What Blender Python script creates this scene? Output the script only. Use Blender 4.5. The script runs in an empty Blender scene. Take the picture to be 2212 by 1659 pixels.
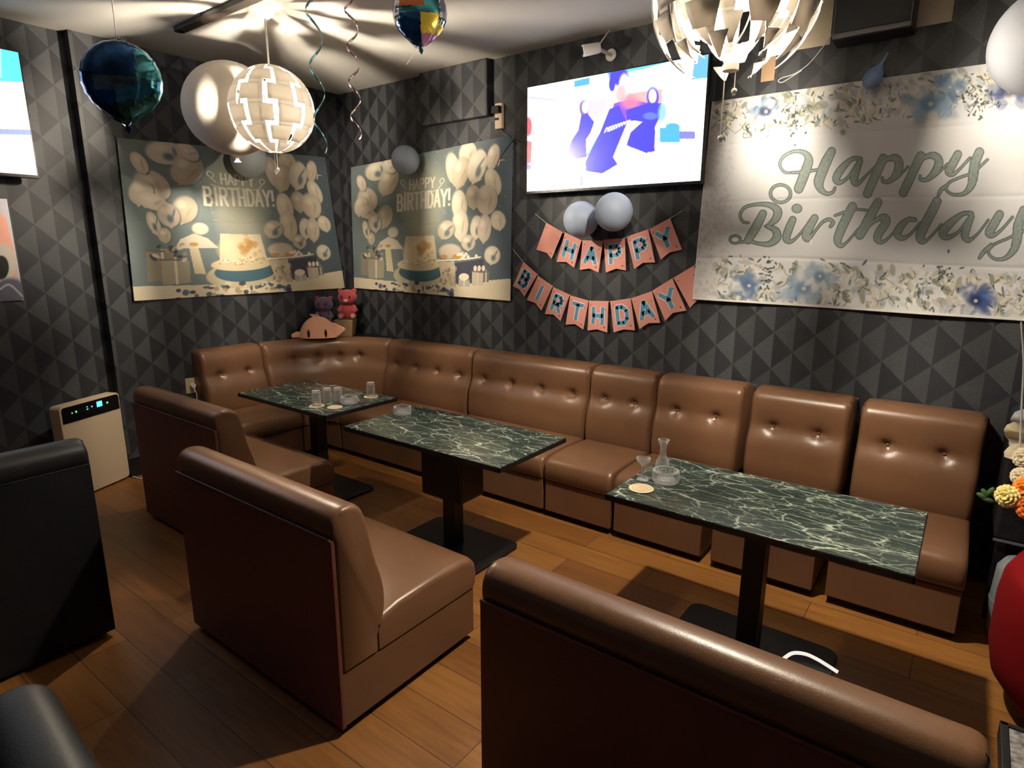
import bpy, bmesh, math, random
import numpy as np
from mathutils import Vector, Matrix

# ------------------------------------------------------------------ camera, world, exposure
S = bpy.context.scene
COL = S.collection
PI = math.pi
random.seed(7)
W_IMG, H_IMG, F_PX = 2212.0, 1659.0, 1319.0
CXP, CYP = 1106.0, 829.5
CAMZ = 1.8
def _ray(p): return np.array([p[0] - CXP, -(p[1] - CYP), -F_PX])
_nx = _ray((-700., 530.)); _nx /= np.linalg.norm(_nx)
_ny = _ray((2118., 538.)); _ny /= np.linalg.norm(_ny)
_X = -_nx; _Z = np.cross(_X, _ny); _Z /= np.linalg.norm(_Z); _Y = np.cross(_Z, _X)
ROT = np.array([_X, _Y, _Z])
CAMP = np.array([0., 0., CAMZ])
cam_data = bpy.data.cameras.new('camera')
cam_data.sensor_width = 36.0
cam_data.lens = F_PX / W_IMG * 36.0
cam_data.clip_start = 0.02
cam = bpy.data.objects.new('camera', cam_data)
COL.objects.link(cam)
cam.matrix_world = Matrix([list(ROT[0]) + [0], list(ROT[1]) + [0], list(ROT[2]) + [CAMZ], [0, 0, 0, 1]])
S.camera = cam

world = bpy.data.worlds.new('world'); S.world = world; world.use_nodes = True
world.node_tree.nodes['Background'].inputs[0].default_value = (0.55, 0.6, 0.8, 1)
world.node_tree.nodes['Background'].inputs[1].default_value = 0.05
S.view_settings.view_transform = 'Standard'; S.view_settings.look = 'None'
S.view_settings.exposure = 0.12; S.view_settings.gamma = 1.0
S.view_settings.use_curve_mapping = False
BULB_A, BULB_B, TV_PWR, TVL_PWR = 5000.0, 4200.0, 2.4, 3.2

# measuring helpers: a sight line met with a wall, floor or table plane of the room
def wray(p): return ROT @ _ray(p)
def hz(p, z): d = wray(p); t = (z - CAMZ) / d[2]; return CAMP + t * d
def hy(p, y): d = wray(p); t = y / d[1]; return CAMP + t * d
def hx(p, x): d = wray(p); t = x / d[0]; return CAMP + t * d
def dep(p, d): return CAMP + wray(p) * d / F_PX
def project(P):
    v = (np.asarray(P) - CAMP) @ ROT
    return CXP + F_PX * v[..., 0] / -v[..., 2], CYP - F_PX * v[..., 1] / -v[..., 2]

WY, WX, CEIL = 4.12, -5.2, 3.25

# ------------------------------------------------------------------ materials
MATS = {}
def mat(name, color=(.5, .5, .5), rough=.5, metal=0., bump=None, spec=.5, trans=0., ior=1.45, var=None,
        emit=None, estr=0., coat=0., sheen=0., alpha=1., attr=None, sub=0.):
    if name in MATS: return MATS[name]
    m = bpy.data.materials.new(name); m.use_nodes = True
    nt = m.node_tree; b = nt.nodes['Principled BSDF']
    b.inputs['Base Color'].default_value = (*color, 1)
    b.inputs['Roughness'].default_value = rough
    b.inputs['Metallic'].default_value = metal
    b.inputs['Specular IOR Level'].default_value = spec
    b.inputs['Transmission Weight'].default_value = trans
    b.inputs['IOR'].default_value = ior
    b.inputs['Coat Weight'].default_value = coat
    b.inputs['Sheen Weight'].default_value = sheen
    b.inputs['Alpha'].default_value = alpha
    b.inputs['Subsurface Weight'].default_value = sub
    if emit:
        b.inputs['Emission Color'].default_value = (*emit, 1)
        b.inputs['Emission Strength'].default_value = estr
    tc = nt.nodes.new('ShaderNodeTexCoord')
    if var:
        n = nt.nodes.new('ShaderNodeTexNoise'); n.inputs['Scale'].default_value = var[0]
        n.inputs['Detail'].default_value = 4
        nt.links.new(tc.outputs['Object'], n.inputs['Vector'])
        r = nt.nodes.new('ShaderNodeValToRGB')
        k = var[1]
        r.color_ramp.elements[0].color = (*[c * (1 - k) for c in color], 1)
        r.color_ramp.elements[1].color = (*[min(1, c * (1 + k)) for c in color], 1)
        r.color_ramp.elements[0].position = .3; r.color_ramp.elements[1].position = .7
        nt.links.new(n.outputs['Fac'], r.inputs['Fac'])
        nt.links.new(r.outputs['Color'], b.inputs['Base Color'])
    if attr:
        a = nt.nodes.new('ShaderNodeAttribute'); a.attribute_name = attr
        nt.links.new(a.outputs['Color'], b.inputs['Base Color' if not emit else 'Emission Color'])
    if bump:
        n = nt.nodes.new('ShaderNodeTexNoise'); n.inputs['Scale'].default_value = bump[0]
        n.inputs['Detail'].default_value = 3
        nt.links.new(tc.outputs['Object'], n.inputs['Vector'])
        bp = nt.nodes.new('ShaderNodeBump'); bp.inputs['Strength'].default_value = bump[1]
        bp.inputs['Distance'].default_value = bump[2] if len(bump) > 2 else .002
        nt.links.new(n.outputs['Fac'], bp.inputs['Height'])
        nt.links.new(bp.outputs['Normal'], b.inputs['Normal'])
    MATS[name] = m
    return m

LEATHER = mat('brown leather', (.150, .074, .038), .32, bump=(260, .25, .0015), spec=.55, var=(3, .12))
LEATHER_R = mat('brown leather rear panel', (.155, .052, .038), .46, bump=(260, .25, .0015), spec=.4)
TOE_SHADE = mat('dark toe shade', (.02, .01, .008), .6)  # near-black plinth colour, paints in the toe shadow under the benches
BLK_LEATHER = mat('black leather', (.007, .007, .009), .5, bump=(200, .25, .0015), spec=.5)
BLK_CLOTH = mat('black vinyl rear panel', (.004, .004, .005), .6, bump=(200, .25, .0015), spec=.3)
BLK_METAL = mat('black powder coat', (.006, .006, .007), .42, spec=.4)
BLK_PLASTIC = mat('black plastic', (.01, .01, .012), .3)
WHITE_PL = mat('white plastic', (.75, .72, .66), .4)
GLASS = mat('clear glass', (1, 1, 1), .02, trans=1., ior=1.47)
def _paint_edge_highlights():  # white diffuse mixed in, stronger toward edges, paints bright highlights into the glass
    nt = GLASS.node_tree; b = nt.nodes['Principled BSDF']; out = nt.nodes['Material Output']
    tp = nt.nodes.new('ShaderNodeBsdfTransparent'); df = nt.nodes.new('ShaderNodeBsdfDiffuse'); df.inputs['Color'].default_value = (.95, .95, .95, 1)
    lw = nt.nodes.new('ShaderNodeLayerWeight'); lw.inputs['Blend'].default_value = .35
    m1 = nt.nodes.new('ShaderNodeMixShader'); m1.inputs[0].default_value = .25
    m2 = nt.nodes.new('ShaderNodeMixShader')
    nt.links.new(b.outputs[0], m1.inputs[1]); nt.links.new(tp.outputs[0], m1.inputs[2])
    mu = nt.nodes.new('ShaderNodeMath'); mu.operation = 'MULTIPLY_ADD'; mu.inputs[1].default_value = .40; mu.inputs[2].default_value = .03
    nt.links.new(lw.outputs['Facing'], mu.inputs[0]); nt.links.new(mu.outputs[0], m2.inputs[0])
    nt.links.new(m1.outputs[0], m2.inputs[1]); nt.links.new(df.outputs[0], m2.inputs[2]); nt.links.new(m2.outputs[0], out.inputs[0])
_paint_edge_highlights()
CHROME = mat('chrome', (.8, .8, .8), .15, metal=1)

class NT:
    """small helper for node maths"""
    def __init__(s, name):
        s.m = bpy.data.materials.new(name); s.m.use_nodes = True; s.t = s.m.node_tree
        s.b = s.t.nodes['Principled BSDF']; s.tc = s.t.nodes.new('ShaderNodeTexCoord')
    def lk(s, a, b): s.t.links.new(a, b)
    def put(s, x, inp):
        if isinstance(x, (int, float)): inp.default_value = x
        elif isinstance(x, tuple): inp.default_value = x if len(x) == len(inp.default_value) else (*x, 1)
        else: s.lk(x, inp)
    def op(s, o, a, b=0., c=None):
        n = s.t.nodes.new('ShaderNodeMath'); n.operation = o
        s.put(a, n.inputs[0]); s.put(b, n.inputs[1])
        if c is not None: s.put(c, n.inputs[2])
        return n.outputs[0]
    def mix(s, f, a, b, mode='MIX'):
        n = s.t.nodes.new('ShaderNodeMix'); n.data_type = 'RGBA'; n.blend_type = mode
        s.put(f, n.inputs[0]); s.put(a, n.inputs[6]); s.put(b, n.inputs[7]); return n.outputs[2]
    def noise(s, vec, scale, detail=4, rough=.5, dist=0.):
        n = s.t.nodes.new('ShaderNodeTexNoise'); n.inputs['Scale'].default_value = scale
        n.inputs['Detail'].default_value = detail; n.inputs['Roughness'].default_value = rough
        n.inputs['Distortion'].default_value = dist; s.lk(vec, n.inputs['Vector']); return n.outputs['Fac']
    def mapping(s, vec, scale=(1, 1, 1), rot=(0, 0, 0)):
        n = s.t.nodes.new('ShaderNodeMapping'); n.inputs['Scale'].default_value = scale
        n.inputs['Rotation'].default_value = rot; s.lk(vec, n.inputs['Vector']); return n.outputs[0]
    def comb(s, x, y, z=0.):
        n = s.t.nodes.new('ShaderNodeCombineXYZ')
        s.put(x, n.inputs[0]); s.put(y, n.inputs[1]); s.put(z, n.inputs[2]); return n.outputs[0]
    def bump(s, h, st=.3, d=.002):
        n = s.t.nodes.new('ShaderNodeBump'); n.inputs['Strength'].default_value = st
        n.inputs['Distance'].default_value = d; s.lk(h, n.inputs['Height']); s.lk(n.outputs[0], s.b.inputs['Normal'])

def wallpaper(name, axis, u0, v0=1.157):
    k = NT(name); sp = k.t.nodes.new('ShaderNodeSeparateXYZ'); k.lk(k.tc.outputs['Object'], sp.inputs[0])
    U = k.op('DIVIDE', k.op('SUBTRACT', sp.outputs[axis], u0), .122)
    V = k.op('DIVIDE', k.op('SUBTRACT', sp.outputs[2], v0), .118)
    a = k.op('FLOOR', k.op('MULTIPLY', k.op('ADD', U, V), .5))
    b = k.op('FLOOR', k.op('MULTIPLY', k.op('SUBTRACT', U, V), .5))
    lx = k.op('SUBTRACT', U, k.op('ADD', k.op('ADD', a, b), 1.))
    light = k.op('LESS_THAN', lx, 0.)
    wn = k.t.nodes.new('ShaderNodeTexWhiteNoise'); wn.noise_dimensions = '3D'
    k.lk(k.comb(a, b, light), wn.inputs['Vector'])
    rnd = k.op('MULTIPLY_ADD', wn.outputs['Value'], .35, .82)
    grain = k.noise(k.tc.outputs['Object'], 170, 2)
    gr = k.op('MULTIPLY_ADD', k.op('MULTIPLY', grain, light), .9, .6)
    base = k.mix(light, (.031, .033, .041, 1), (.046, .048, .053, 1))
    val = k.op('MULTIPLY', rnd, gr)
    c = k.mix(1., base, k.comb(val, val, val), 'MULTIPLY')
    k.lk(c, k.b.inputs['Base Color'])
    k.b.inputs['Roughness'].default_value = .55
    k.b.inputs['Specular IOR Level'].default_value = .35
    k.bump(grain, .35, .002)
    return k.m
WALL_B = wallpaper('geometric wallpaper back', 0, -.865)
WALL_L = wallpaper('geometric wallpaper left', 1, 1.641, 2.065)

def floor_mat():
    k = NT('wood plank floor')
    br = k.t.nodes.new('ShaderNodeTexBrick'); k.lk(k.tc.outputs['Object'], br.inputs['Vector'])
    br.inputs['Scale'].default_value = 1.; br.inputs['Brick Width'].default_value = 1.25
    br.inputs['Row Height'].default_value = .19; br.inputs['Mortar Size'].default_value = .002
    br.inputs['Color1'].default_value = (.27, .120, .030, 1); br.inputs['Color2'].default_value = (.17, .068, .018, 1)
    br.inputs['Mortar'].default_value = (.05, .02, .007, 1); br.offset = .37
    g = k.noise(k.mapping(k.tc.outputs['Object'], (1.3, 16, 1)), 2.2, 6, .6, .6)
    c = k.mix(.75, br.outputs['Color'], k.mix(g, (.25, .2, .18, 1), (1.75, 1.7, 1.55, 1)), 'MULTIPLY')
    k.lk(c, k.b.inputs['Base Color'])
    k.lk(k.op('MULTIPLY_ADD', g, .25, .26), k.b.inputs['Roughness'])
    k.bump(g, .15, .002)
    return k.m
def marble_mat():
    k = NT('dark green marble laminate')
    v = k.mapping(k.tc.outputs['Object'], (1., 2.6, 1.), (0, 0, .22))
    def ridge(scale, w, dist, det=3, vec=None):
        n = k.noise(vec or v, scale, det, .5, dist)
        r = k.op('ABSOLUTE', k.op('SUBTRACT', n, .5))
        return k.op('SUBTRACT', 1., k.op('MINIMUM', k.op('DIVIDE', r, w), 1.))
    def cracks(scale, w, warp, rot):
        q = k.mapping(k.tc.outputs['Object'], (1., 2.7, 1.), (0, 0, rot))
        nn = k.t.nodes.new('ShaderNodeTexNoise'); nn.inputs['Scale'].default_value = scale * .9; nn.inputs['Detail'].default_value = 4
        k.lk(q, nn.inputs['Vector'])
        mx = k.t.nodes.new('ShaderNodeVectorMath'); mx.operation = 'SCALE'; mx.inputs[3].default_value = warp
        k.lk(nn.outputs['Color'], mx.inputs[0])
        ad = k.t.nodes.new('ShaderNodeVectorMath'); ad.operation = 'ADD'; k.lk(q, ad.inputs[0]); k.lk(mx.outputs[0], ad.inputs[1])
        vo = k.t.nodes.new('ShaderNodeTexVoronoi'); vo.feature = 'DISTANCE_TO_EDGE'; vo.inputs['Scale'].default_value = scale
        k.lk(ad.outputs[0], vo.inputs['Vector'])
        return k.op('SUBTRACT', 1., k.op('MINIMUM', k.op('DIVIDE', vo.outputs['Distance'], w), 1.))
    fade = k.op('MULTIPLY_ADD', k.noise(v, 3.1, 2), 2.6, -.75)
    fade2 = k.op('MULTIPLY_ADD', k.noise(v, 6.3, 2), 3., -1.)
    a = k.op('MULTIPLY', cracks(4., .03, .22, .2), k.op('MAXIMUM', fade, .12)); b = k.op('MULTIPLY', cracks(8.5, .042, .16, .42), k.op('MAXIMUM', fade2, 0.)); c = ridge(6., .007, .9)
    veins = k.op('MAXIMUM', k.op('MINIMUM', k.op('ADD', k.op('ADD', a, k.op('MULTIPLY', b, .8)), k.op('MULTIPLY', c, .3)), 1.), 0.)
    patch = k.noise(v, 5., 4)
    base = k.mix(patch, (.008, .013, .016, 1), (.04, .06, .048, 1))
    k.lk(k.mix(k.op('MULTIPLY', veins, k.op('MULTIPLY_ADD', patch, .5, .55)), base, (.55, .62, .50, 1)), k.b.inputs['Base Color'])
    k.b.inputs['Roughness'].default_value = .16
    return k.m
FLOOR_M = floor_mat(); MARBLE = marble_mat()
CEIL_M = mat('matt ceiling paint', (.40, .385, .36), .9, bump=(40, .1, .003), var=(.8, .05))

# ------------------------------------------------------------------ mesh helpers
def link(name, me, parent=None, m=None):
    o = bpy.data.objects.new(name, me); COL.objects.link(o)
    if m is not None and len(me.materials) == 0: me.materials.append(m)
    if parent is not None: o.parent = parent
    return o
def smooth(o, angle=40):
    for p in o.data.polygons: p.use_smooth = True
    try: o.data.set_sharp_from_angle(angle=math.radians(angle))
    except Exception: pass
def obj(name, bm, m, parent=None, bevel=0., seg=3, sm=True, angle=40):
    bmesh.ops.recalc_face_normals(bm, faces=bm.faces)
    me = bpy.data.meshes.new(name); bm.to_mesh(me); bm.free()
    o = link(name, me, parent)
    for x in (m if isinstance(m, (list, tuple)) else [m]): me.materials.append(x)
    if bevel:
        b = o.modifiers.new('bevel', 'BEVEL'); b.width = bevel; b.segments = seg; b.limit_method = 'ANGLE'; b.angle_limit = math.radians(35)
        for p in me.polygons: p.use_smooth = True
        w = o.modifiers.new('wn', 'WEIGHTED_NORMAL'); w.keep_sharp = True
    elif sm: smooth(o, angle)
    return o
def empty(name, loc=(0, 0, 0), rz=0.):
    o = bpy.data.objects.new(name, None); COL.objects.link(o); o.location = loc; o.rotation_euler = (0, 0, rz)
    o.empty_display_size = .05
    return o
def tag(o, label, cat, group=None, kind=None):
    o['label'] = label; o['category'] = cat
    if group: o['group'] = group
    if kind: o['kind'] = kind
    return o
def thing(name, label, cat, loc=(0, 0, 0), rz=0., group=None): return tag(empty(name, loc, rz), label, cat, group)
def B(): return bmesh.new()
def box(bm, c, s, rot=None, mi=0):
    r = bmesh.ops.create_cube(bm, size=1.)
    M = Matrix.Translation(c) @ (rot if rot else Matrix.Identity(4)) @ Matrix.Diagonal((*s, 1))
    bmesh.ops.transform(bm, matrix=M, verts=r['verts'])
    if mi:
        for f in {f for v in r['verts'] for f in v.link_faces}: f.material_index = mi
    return bm
def bx(a, b, bm=None):
    """box from corner a to corner b"""
    bm = bm or B()
    return box(bm, [(a[i] + b[i]) / 2 for i in range(3)], [abs(b[i] - a[i]) for i in range(3)])
def cyl(bm, a, b, r1, r2=None, n=20, caps=True):
    a, b = Vector(a), Vector(b); d = b - a
    r = bmesh.ops.create_cone(bm, cap_ends=caps, segments=n, radius1=r1, radius2=r1 if r2 is None else r2, depth=d.length)
    M = Matrix.Translation((a + b) / 2) @ d.to_track_quat('Z', 'Y').to_matrix().to_4x4()
    bmesh.ops.transform(bm, matrix=M, verts=r['verts']); return bm
def sph(bm, c, r, n=20, s=(1, 1, 1), rot=None):
    q = bmesh.ops.create_uvsphere(bm, u_segments=n, v_segments=max(8, n * 2 // 3), radius=r)
    M = Matrix.Translation(c) @ (rot if rot else Matrix.Identity(4)) @ Matrix.Diagonal((*s, 1))
    bmesh.ops.transform(bm, matrix=M, verts=q['verts']); return bm
def lathe(bm, prof, n=32, M=None):
    rings = []
    for r, z in prof:
        if r < 1e-5: rings.append([bm.verts.new((0, 0, z))])
        else: rings.append([bm.verts.new((r * math.cos(2 * PI * i / n), r * math.sin(2 * PI * i / n), z)) for i in range(n)])
    for a, b in zip(rings, rings[1:]):
        for i in range(n):
            j = (i + 1) % n
            f = [a[i % len(a)], a[j % len(a)], b[j % len(b)], b[i % len(b)]]
            f = list(dict.fromkeys(f))
            if len(f) > 2: bm.faces.new(f)
    if M is not None: bmesh.ops.transform(bm, matrix=M, verts=[v for r in rings for v in r])
    return bm
def tube(bm, pts, r, n=8, caps=True):
    pts = [Vector(p) for p in pts]; rings = []
    up = Vector((0, 0, 1))
    for i, p in enumerate(pts):
        d = (pts[min(i + 1, len(pts) - 1)] - pts[max(i - 1, 0)]).normalized()
        s = d.cross(up)
        if s.length < .01: s = d.cross(Vector((1, 0, 0)))
        s.normalize(); t = s.cross(d).normalized()
        rr = r[i] if isinstance(r, (list, tuple)) else r
        rings.append([bm.verts.new(p + rr * (math.cos(2 * PI * k / n) * s + math.sin(2 * PI * k / n) * t)) for k in range(n)])
    for a, b in zip(rings, rings[1:]):
        for k in range(n): bm.faces.new((a[k], a[(k + 1) % n], b[(k + 1) % n], b[k]))
    if caps: bm.faces.new(rings[0][::-1]); bm.faces.new(rings[-1])
    return bm
def catmull(P, n=8):
    P = [np.array(p, float) for p in P]; Q = [P[0]] + P + [P[-1]]; out = []
    for i in range(1, len(Q) - 2):
        for k in range(n):
            t = k / n; a, b, c, d = Q[i - 1], Q[i], Q[i + 1], Q[i + 2]
            out.append(.5 * (2 * b + (c - a) * t + (2 * a - 5 * b + 4 * c - d) * t * t + (3 * b - a - 3 * c + d) * t ** 3))
    out.append(P[-1]); return out
def extrude_x(bm, prof, x0, x1):
    """closed profile of (y, z) pushed along x"""
    a = [bm.verts.new((x0, y, z)) for y, z in prof]; b = [bm.verts.new((x1, y, z)) for y, z in prof]
    bm.faces.new(a); bm.faces.new(b[::-1])
    for i in range(len(prof)):
        j = (i + 1) % len(prof); bm.faces.new((a[i], b[i], b[j], a[j]))
    return bm
def prism(bm, pts, z0, z1):
    a = [bm.verts.new((x, y, z0)) for x, y in pts]; b = [bm.verts.new((x, y, z1)) for x, y in pts]
    bm.faces.new(a[::-1]); bm.faces.new(b)
    for i in range(len(pts)):
        j = (i + 1) % len(pts); bm.faces.new((a[i], a[j], b[j], b[i]))
    return bm
def struct(name, o):
    o['kind'] = 'structure'; o.name = name; return o

# ------------------------------------------------------------------ room shell
XR, YN = 3.2, -3.2
struct('floor', obj('floor', bx((WX - .3, YN, -.1), (XR, WY + .2, 0)), FLOOR_M, sm=False))
struct('ceiling', obj('ceiling', bx((WX - .3, YN, CEIL), (XR, WY + .2, CEIL + .1)), CEIL_M, sm=False))
struct('wall_back', obj('wall_back', bx((WX - .3, WY, 0), (XR, WY + .15, CEIL)), WALL_B, sm=False))
REC = 1.86
bmw = bx((WX - .2, REC, 0), (WX, WY, CEIL)); bx((WX - .25, YN, 0), (WX - .09, REC, CEIL), bmw)
struct('wall_left', obj('wall_left', bmw, WALL_L, sm=False))
struct('baseboard_left', obj('baseboard_left', bx((WX, REC, 0), (WX + .015, 2.35, .16)), BLK_PLASTIC, bevel=.004))
struct('baseboard_left', obj('baseboard_left', bx((WX - .09, YN, 0), (WX - .080, REC, .16)), BLK_PLASTIC, bevel=.004))
# boxed-in beam on the back wall under the ceiling, covered in the same paper
P0 = hy((905, 160), WY - .07); P1 = hy((1052, 250), WY - .07)
bms = bx((P0[0], WY - .07, hy((910, 272), WY - .07)[2]), (P1[0], WY, CEIL))
struct('trim_1', obj('trim_1', bms, WALL_B, bevel=.006))

# ------------------------------------------------------------------ booths
def rows_mesh(bm, xs, prof_fn, nv):
    """grid: for each x a profile; closes ends with caps"""
    cols = []
    for x in xs: cols.append([bm.verts.new(p) for p in prof_fn(x)])
    n = len(cols[0])
    for a, b in zip(cols, cols[1:]):
        for i in range(n - 1): bm.faces.new((a[i], a[i + 1], b[i + 1], b[i]))
        bm.faces.new((a[n - 1], a[0], b[0], b[n - 1]))
    bm.faces.new(cols[0][::-1]); bm.faces.new(cols[-1])
    return bm
def smprof(P, n=5): return [tuple(p) for p in catmull(P, n)]
def make_booth(name, label, loc, w, L, LR, rz=0., hgt=.9, depth=.775, group=None):
    """bench with seat facing +y; rear plane at y=0, x from 0 to w"""
    t = thing(name, label, 'booth bench', loc, rz, group)
    k = hgt / .9
    top = [(.012, .79 * k), (.0, .825 * k), (.004, .87 * k), (.035, .9 * k), (.08, .905 * k), (.125, .89 * k), (.152, .85 * k), (.17, .77 * k), (.19, .67),
           (.222, .56), (.232, .47), (.215, .38), (.19, .33), (.19, .268), (.012, .268)]
    def pf(x):
        e = min(x, w - x) / .03; q = 0 if e >= 1 else (1 - math.sqrt(max(0, 1 - (1 - e) ** 2)))
        out = []
        for y, z in smprof(top[:13], 4) + top[13:]:
            out.append((x, y - .018 * q * (1 if y > .05 else -.6), z - (.018 * q if z > .8 * k else 0)))
        return out
    xs = [0, .004, .01, .018, .03] + list(np.linspace(.1, w - .1, 8)) + [w - .03, w - .018, w - .01, w - .004, w]
    obj('backrest', rows_mesh(B(), xs, pf, 0), L, t, angle=50)
    obj('rear_panel', bx((.003, -.006, .03), (w - .003, .013, .80 * k)), LR, t, bevel=.004)
    obj('piping', tube(B(), [(.005, -.005, .802 * k), (w - .005, -.005, .802 * k)], .0045), LR, t)
    obj('base', bx((.004, .008, .035), (w - .004, depth - .02, .262)), L, t, bevel=.006)
    obj('plinth', bx((.03, .04, 0), (w - .03, depth - .06, .037)), TOE_SHADE, t)
    sp = [(.185, .267), (depth - .012, .267), (depth, .285), (depth + .004, .34), (depth - .004, .385), (depth - .03, .412), (depth - .1, .426), (.5, .432), (.3, .425), (.185, .40)]
    def sf(x):
        e = min(x, w - x) / .035; q = 0 if e >= 1 else (1 - math.sqrt(max(0, 1 - (1 - e) ** 2)))
        return [(x, y - (.018 * q if y > depth - .05 else 0), z - (.028 * q if z > .33 else 0)) for y, z in sp]
    obj('seat_cushion', rows_mesh(B(), xs, sf, 0), L, t, angle=55)
    return t
make_booth('booth_bench', 'brown leather booth bench in the middle, its whole open side and seat in view', (-2.80, 1.19, 0), 1.13, LEATHER, LEATHER_R)
make_booth('booth_bench', 'brown leather booth bench nearest the viewer, only its back and long rounded top showing', (-1.03, 1.225, 0), 1.17, LEATHER, LEATHER_R)
make_booth('booth_bench', 'brown leather booth bench farthest left, behind the middle one and beside the air purifier', (-4.32, 1.62, 0), 1.05, LEATHER, LEATHER_R)
make_booth('booth_bench', 'black upholstered booth bench at left edge hiding part of the air purifier', (-3.05, .98, 0), 1.5, BLK_LEATHER, BLK_CLOTH, rz=math.radians(91) , hgt=.96)
bpy.context.view_layer.update()
# the black one faces the left wall: rear plane toward the room
o = [x for x in COL.objects if x.get('label', '').startswith('black upholstered')][0]
o.rotation_euler = (0, 0, math.radians(90)); o.location = (-3.05, -.56, 0)
o2 = make_booth('booth_bench', 'black leather bench back rising at the bottom left corner of the view', (-1.50, .30, 0), 1.3, BLK_LEATHER, BLK_CLOTH, hgt=.9)
o2.rotation_euler = (0, 0, math.radians(180 - 4)); o2.location = (-.20, .235, 0)

# ------------------------------------------------------------------ wall banquette
BP = [(.02, .925), (.06, .945), (.14, .955), (.21, .952), (.252, .935), (.278, .90), (.29, .84), (.292, .78), (.298, .73), (.318, .66), (.345, .57), (.355, .50), (.348, .43), (.33, .39)]
BPS = smprof(BP, 3)
def banq_back(name, x0, x1, nb, parent, fr, M=None, shift=0., zb=.735, top=0.):
    """fr(s, d, z) -> world point; s runs along the wall, d away from it"""
    w = x1 - x0; n = max(24, int(w * 70)); bm = B()
    bs = [x0 + w * (i + .5) / nb for i in range(nb)] if nb else []
    if nb > 2: bs = [x0 + w * (.12 + .76 * i / (nb - 1)) for i in range(nb)]
    if nb == 2: bs = [x0 + w * .26, x0 + w * .72]
    cols = []
    for i in range(n + 1):
        s = x0 + w * i / n; col = []
        e = min(s - x0, x1 - s) / .035; q = 0 if e >= 1 else (1 - math.sqrt(max(0, 1 - (1 - e) ** 2)))
        for d, z in BPS:
            dd = d + shift
            if d > .24:
                for b in bs:
                    rr = math.hypot((s - b), (z - zb))
                    dd -= .028 * math.exp(-(rr / .028) ** 2) + .012 * math.exp(-((s - b) / .09) ** 2 - ((z - zb) / .03) ** 2)
                dd += .012 * math.exp(-((z - (zb - .10)) / .06) ** 2) * (1 if bs else 0)
                dd -= .026 * q
            zz = z - (.022 * q if z > .93 else 0)
            col.append(bm.verts.new(fr(s, max(.002, dd), zz + (top if z > .9 else 0))))
        col.append(bm.verts.new(fr(s, .005 if shift < 0 else .02, .39)))
        cols.append(col)
    for a, b in zip(cols, cols[1:]):
        for i in range(len(a)): j = (i + 1) % len(a); bm.faces.new((a[i], a[j], b[j], b[i]))
    bm.faces.new(cols[0][::-1]); bm.faces.new(cols[-1])
    bk = obj('backrest', bm, M or LEATHER, parent, angle=60)
    for b in bs:
        p = fr(b, .298 + shift - .03, zb); q = fr(b, .298 + shift - .015, zb)
        bm = B(); d = (Vector(q) - Vector(p)).normalized()
        sph(bm, p, .009, 12, (1, 1, .6), d.to_track_quat('Z', 'Y').to_matrix().to_4x4())
        obj('button', bm, LEATHER, bk)
    return bk
def frB(s, d, z): return (s, WY - d, z)
def frL(s, d, z): return (WX + d, s, z)
G_B = 'leather banquette sections along the walls'
secs = [(-4.335, -3.305, 4, 'section with four buttons under the left part of the right-hand birthday backdrop'),
        (-3.295, -2.170, 4, 'section with four buttons, between the middle table and the wall'),
        (-2.160, -1.655, 2, 'narrow section whose lit seat fills the gap between the two nearer tables'),
        (-1.640, -1.066, 2, 'section directly behind the ashtray and glasses of the nearest table'),
        (-1.016, -.466, 2, 'section between the two wide black gaps behind the nearest table'),
        (-.416, .150, 2, 'end section at far right beside the flowers')]
def seat_front(parent, fr, s0, s1, d0=.33, d1=.875, M=None):
    M = M or LEATHER
    prof = [(d0, .268), (d1 - .012, .268), (d1, .285), (d1 + .006, .34), (d1 - .004, .39), (d1 - .03, .42), (d1 - .1, .432), ((d0 + d1) / 2, .437), (d0, .425)]
    bm = B(); cols = []
    for s in [s0, s0 + .004, s0 + .012, s0 + .03] + list(np.linspace(s0 + .1, s1 - .1, 4)) + [s1 - .03, s1 - .012, s1 - .004, s1]:
        e = min(s - s0, s1 - s) / .03; q = 0 if e >= 1 else (1 - math.sqrt(max(0, 1 - (1 - e) ** 2)))
        cols.append([bm.verts.new(fr(s, d - (.014 * q if d > d1 - .05 else 0), z - (.02 * q if z > .33 else 0))) for d, z in prof])
    for a, b in zip(cols, cols[1:]):
        for i in range(len(a)): j = (i + 1) % len(a); bm.faces.new((a[i], a[j], b[j], b[i]))
    bm.faces.new(cols[0][::-1]); bm.faces.new(cols[-1])
    obj('seat_cushion', bm, M, parent, angle=55)
    def bb(da, db, za, zb, i):
        a, b = fr(s0 + i, da, za), fr(s1 - i, db, zb)
        return bx([min(a[k], b[k]) for k in range(3)], [max(a[k], b[k]) for k in range(3)])
    obj('base', bb(.01, d1 - .015, .045, .263, .003), M, parent, bevel=.006)
    obj('plinth', bb(.05, d1 - .06, 0, .05, .01), TOE_SHADE, parent)
for i, (a, b, nb, txt) in enumerate(secs):
    t = thing('banquette_section', 'brown leather banquette ' + txt, 'banquette', (0, 0, 0), group=G_B)
    banq_back('backrest', a, b, nb, t, frB)
    seat_front(t, frB, a + .003, b - .003)
t = thing('banquette_section', 'brown leather banquette section at far left against the left wall, near the power outlet', 'banquette', group=G_B)
banq_back('backrest', 2.44, 3.0, 2, t, frL, shift=-.12)
seat_front(t, frL, 2.44, 3.0, .2, .69)
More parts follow.
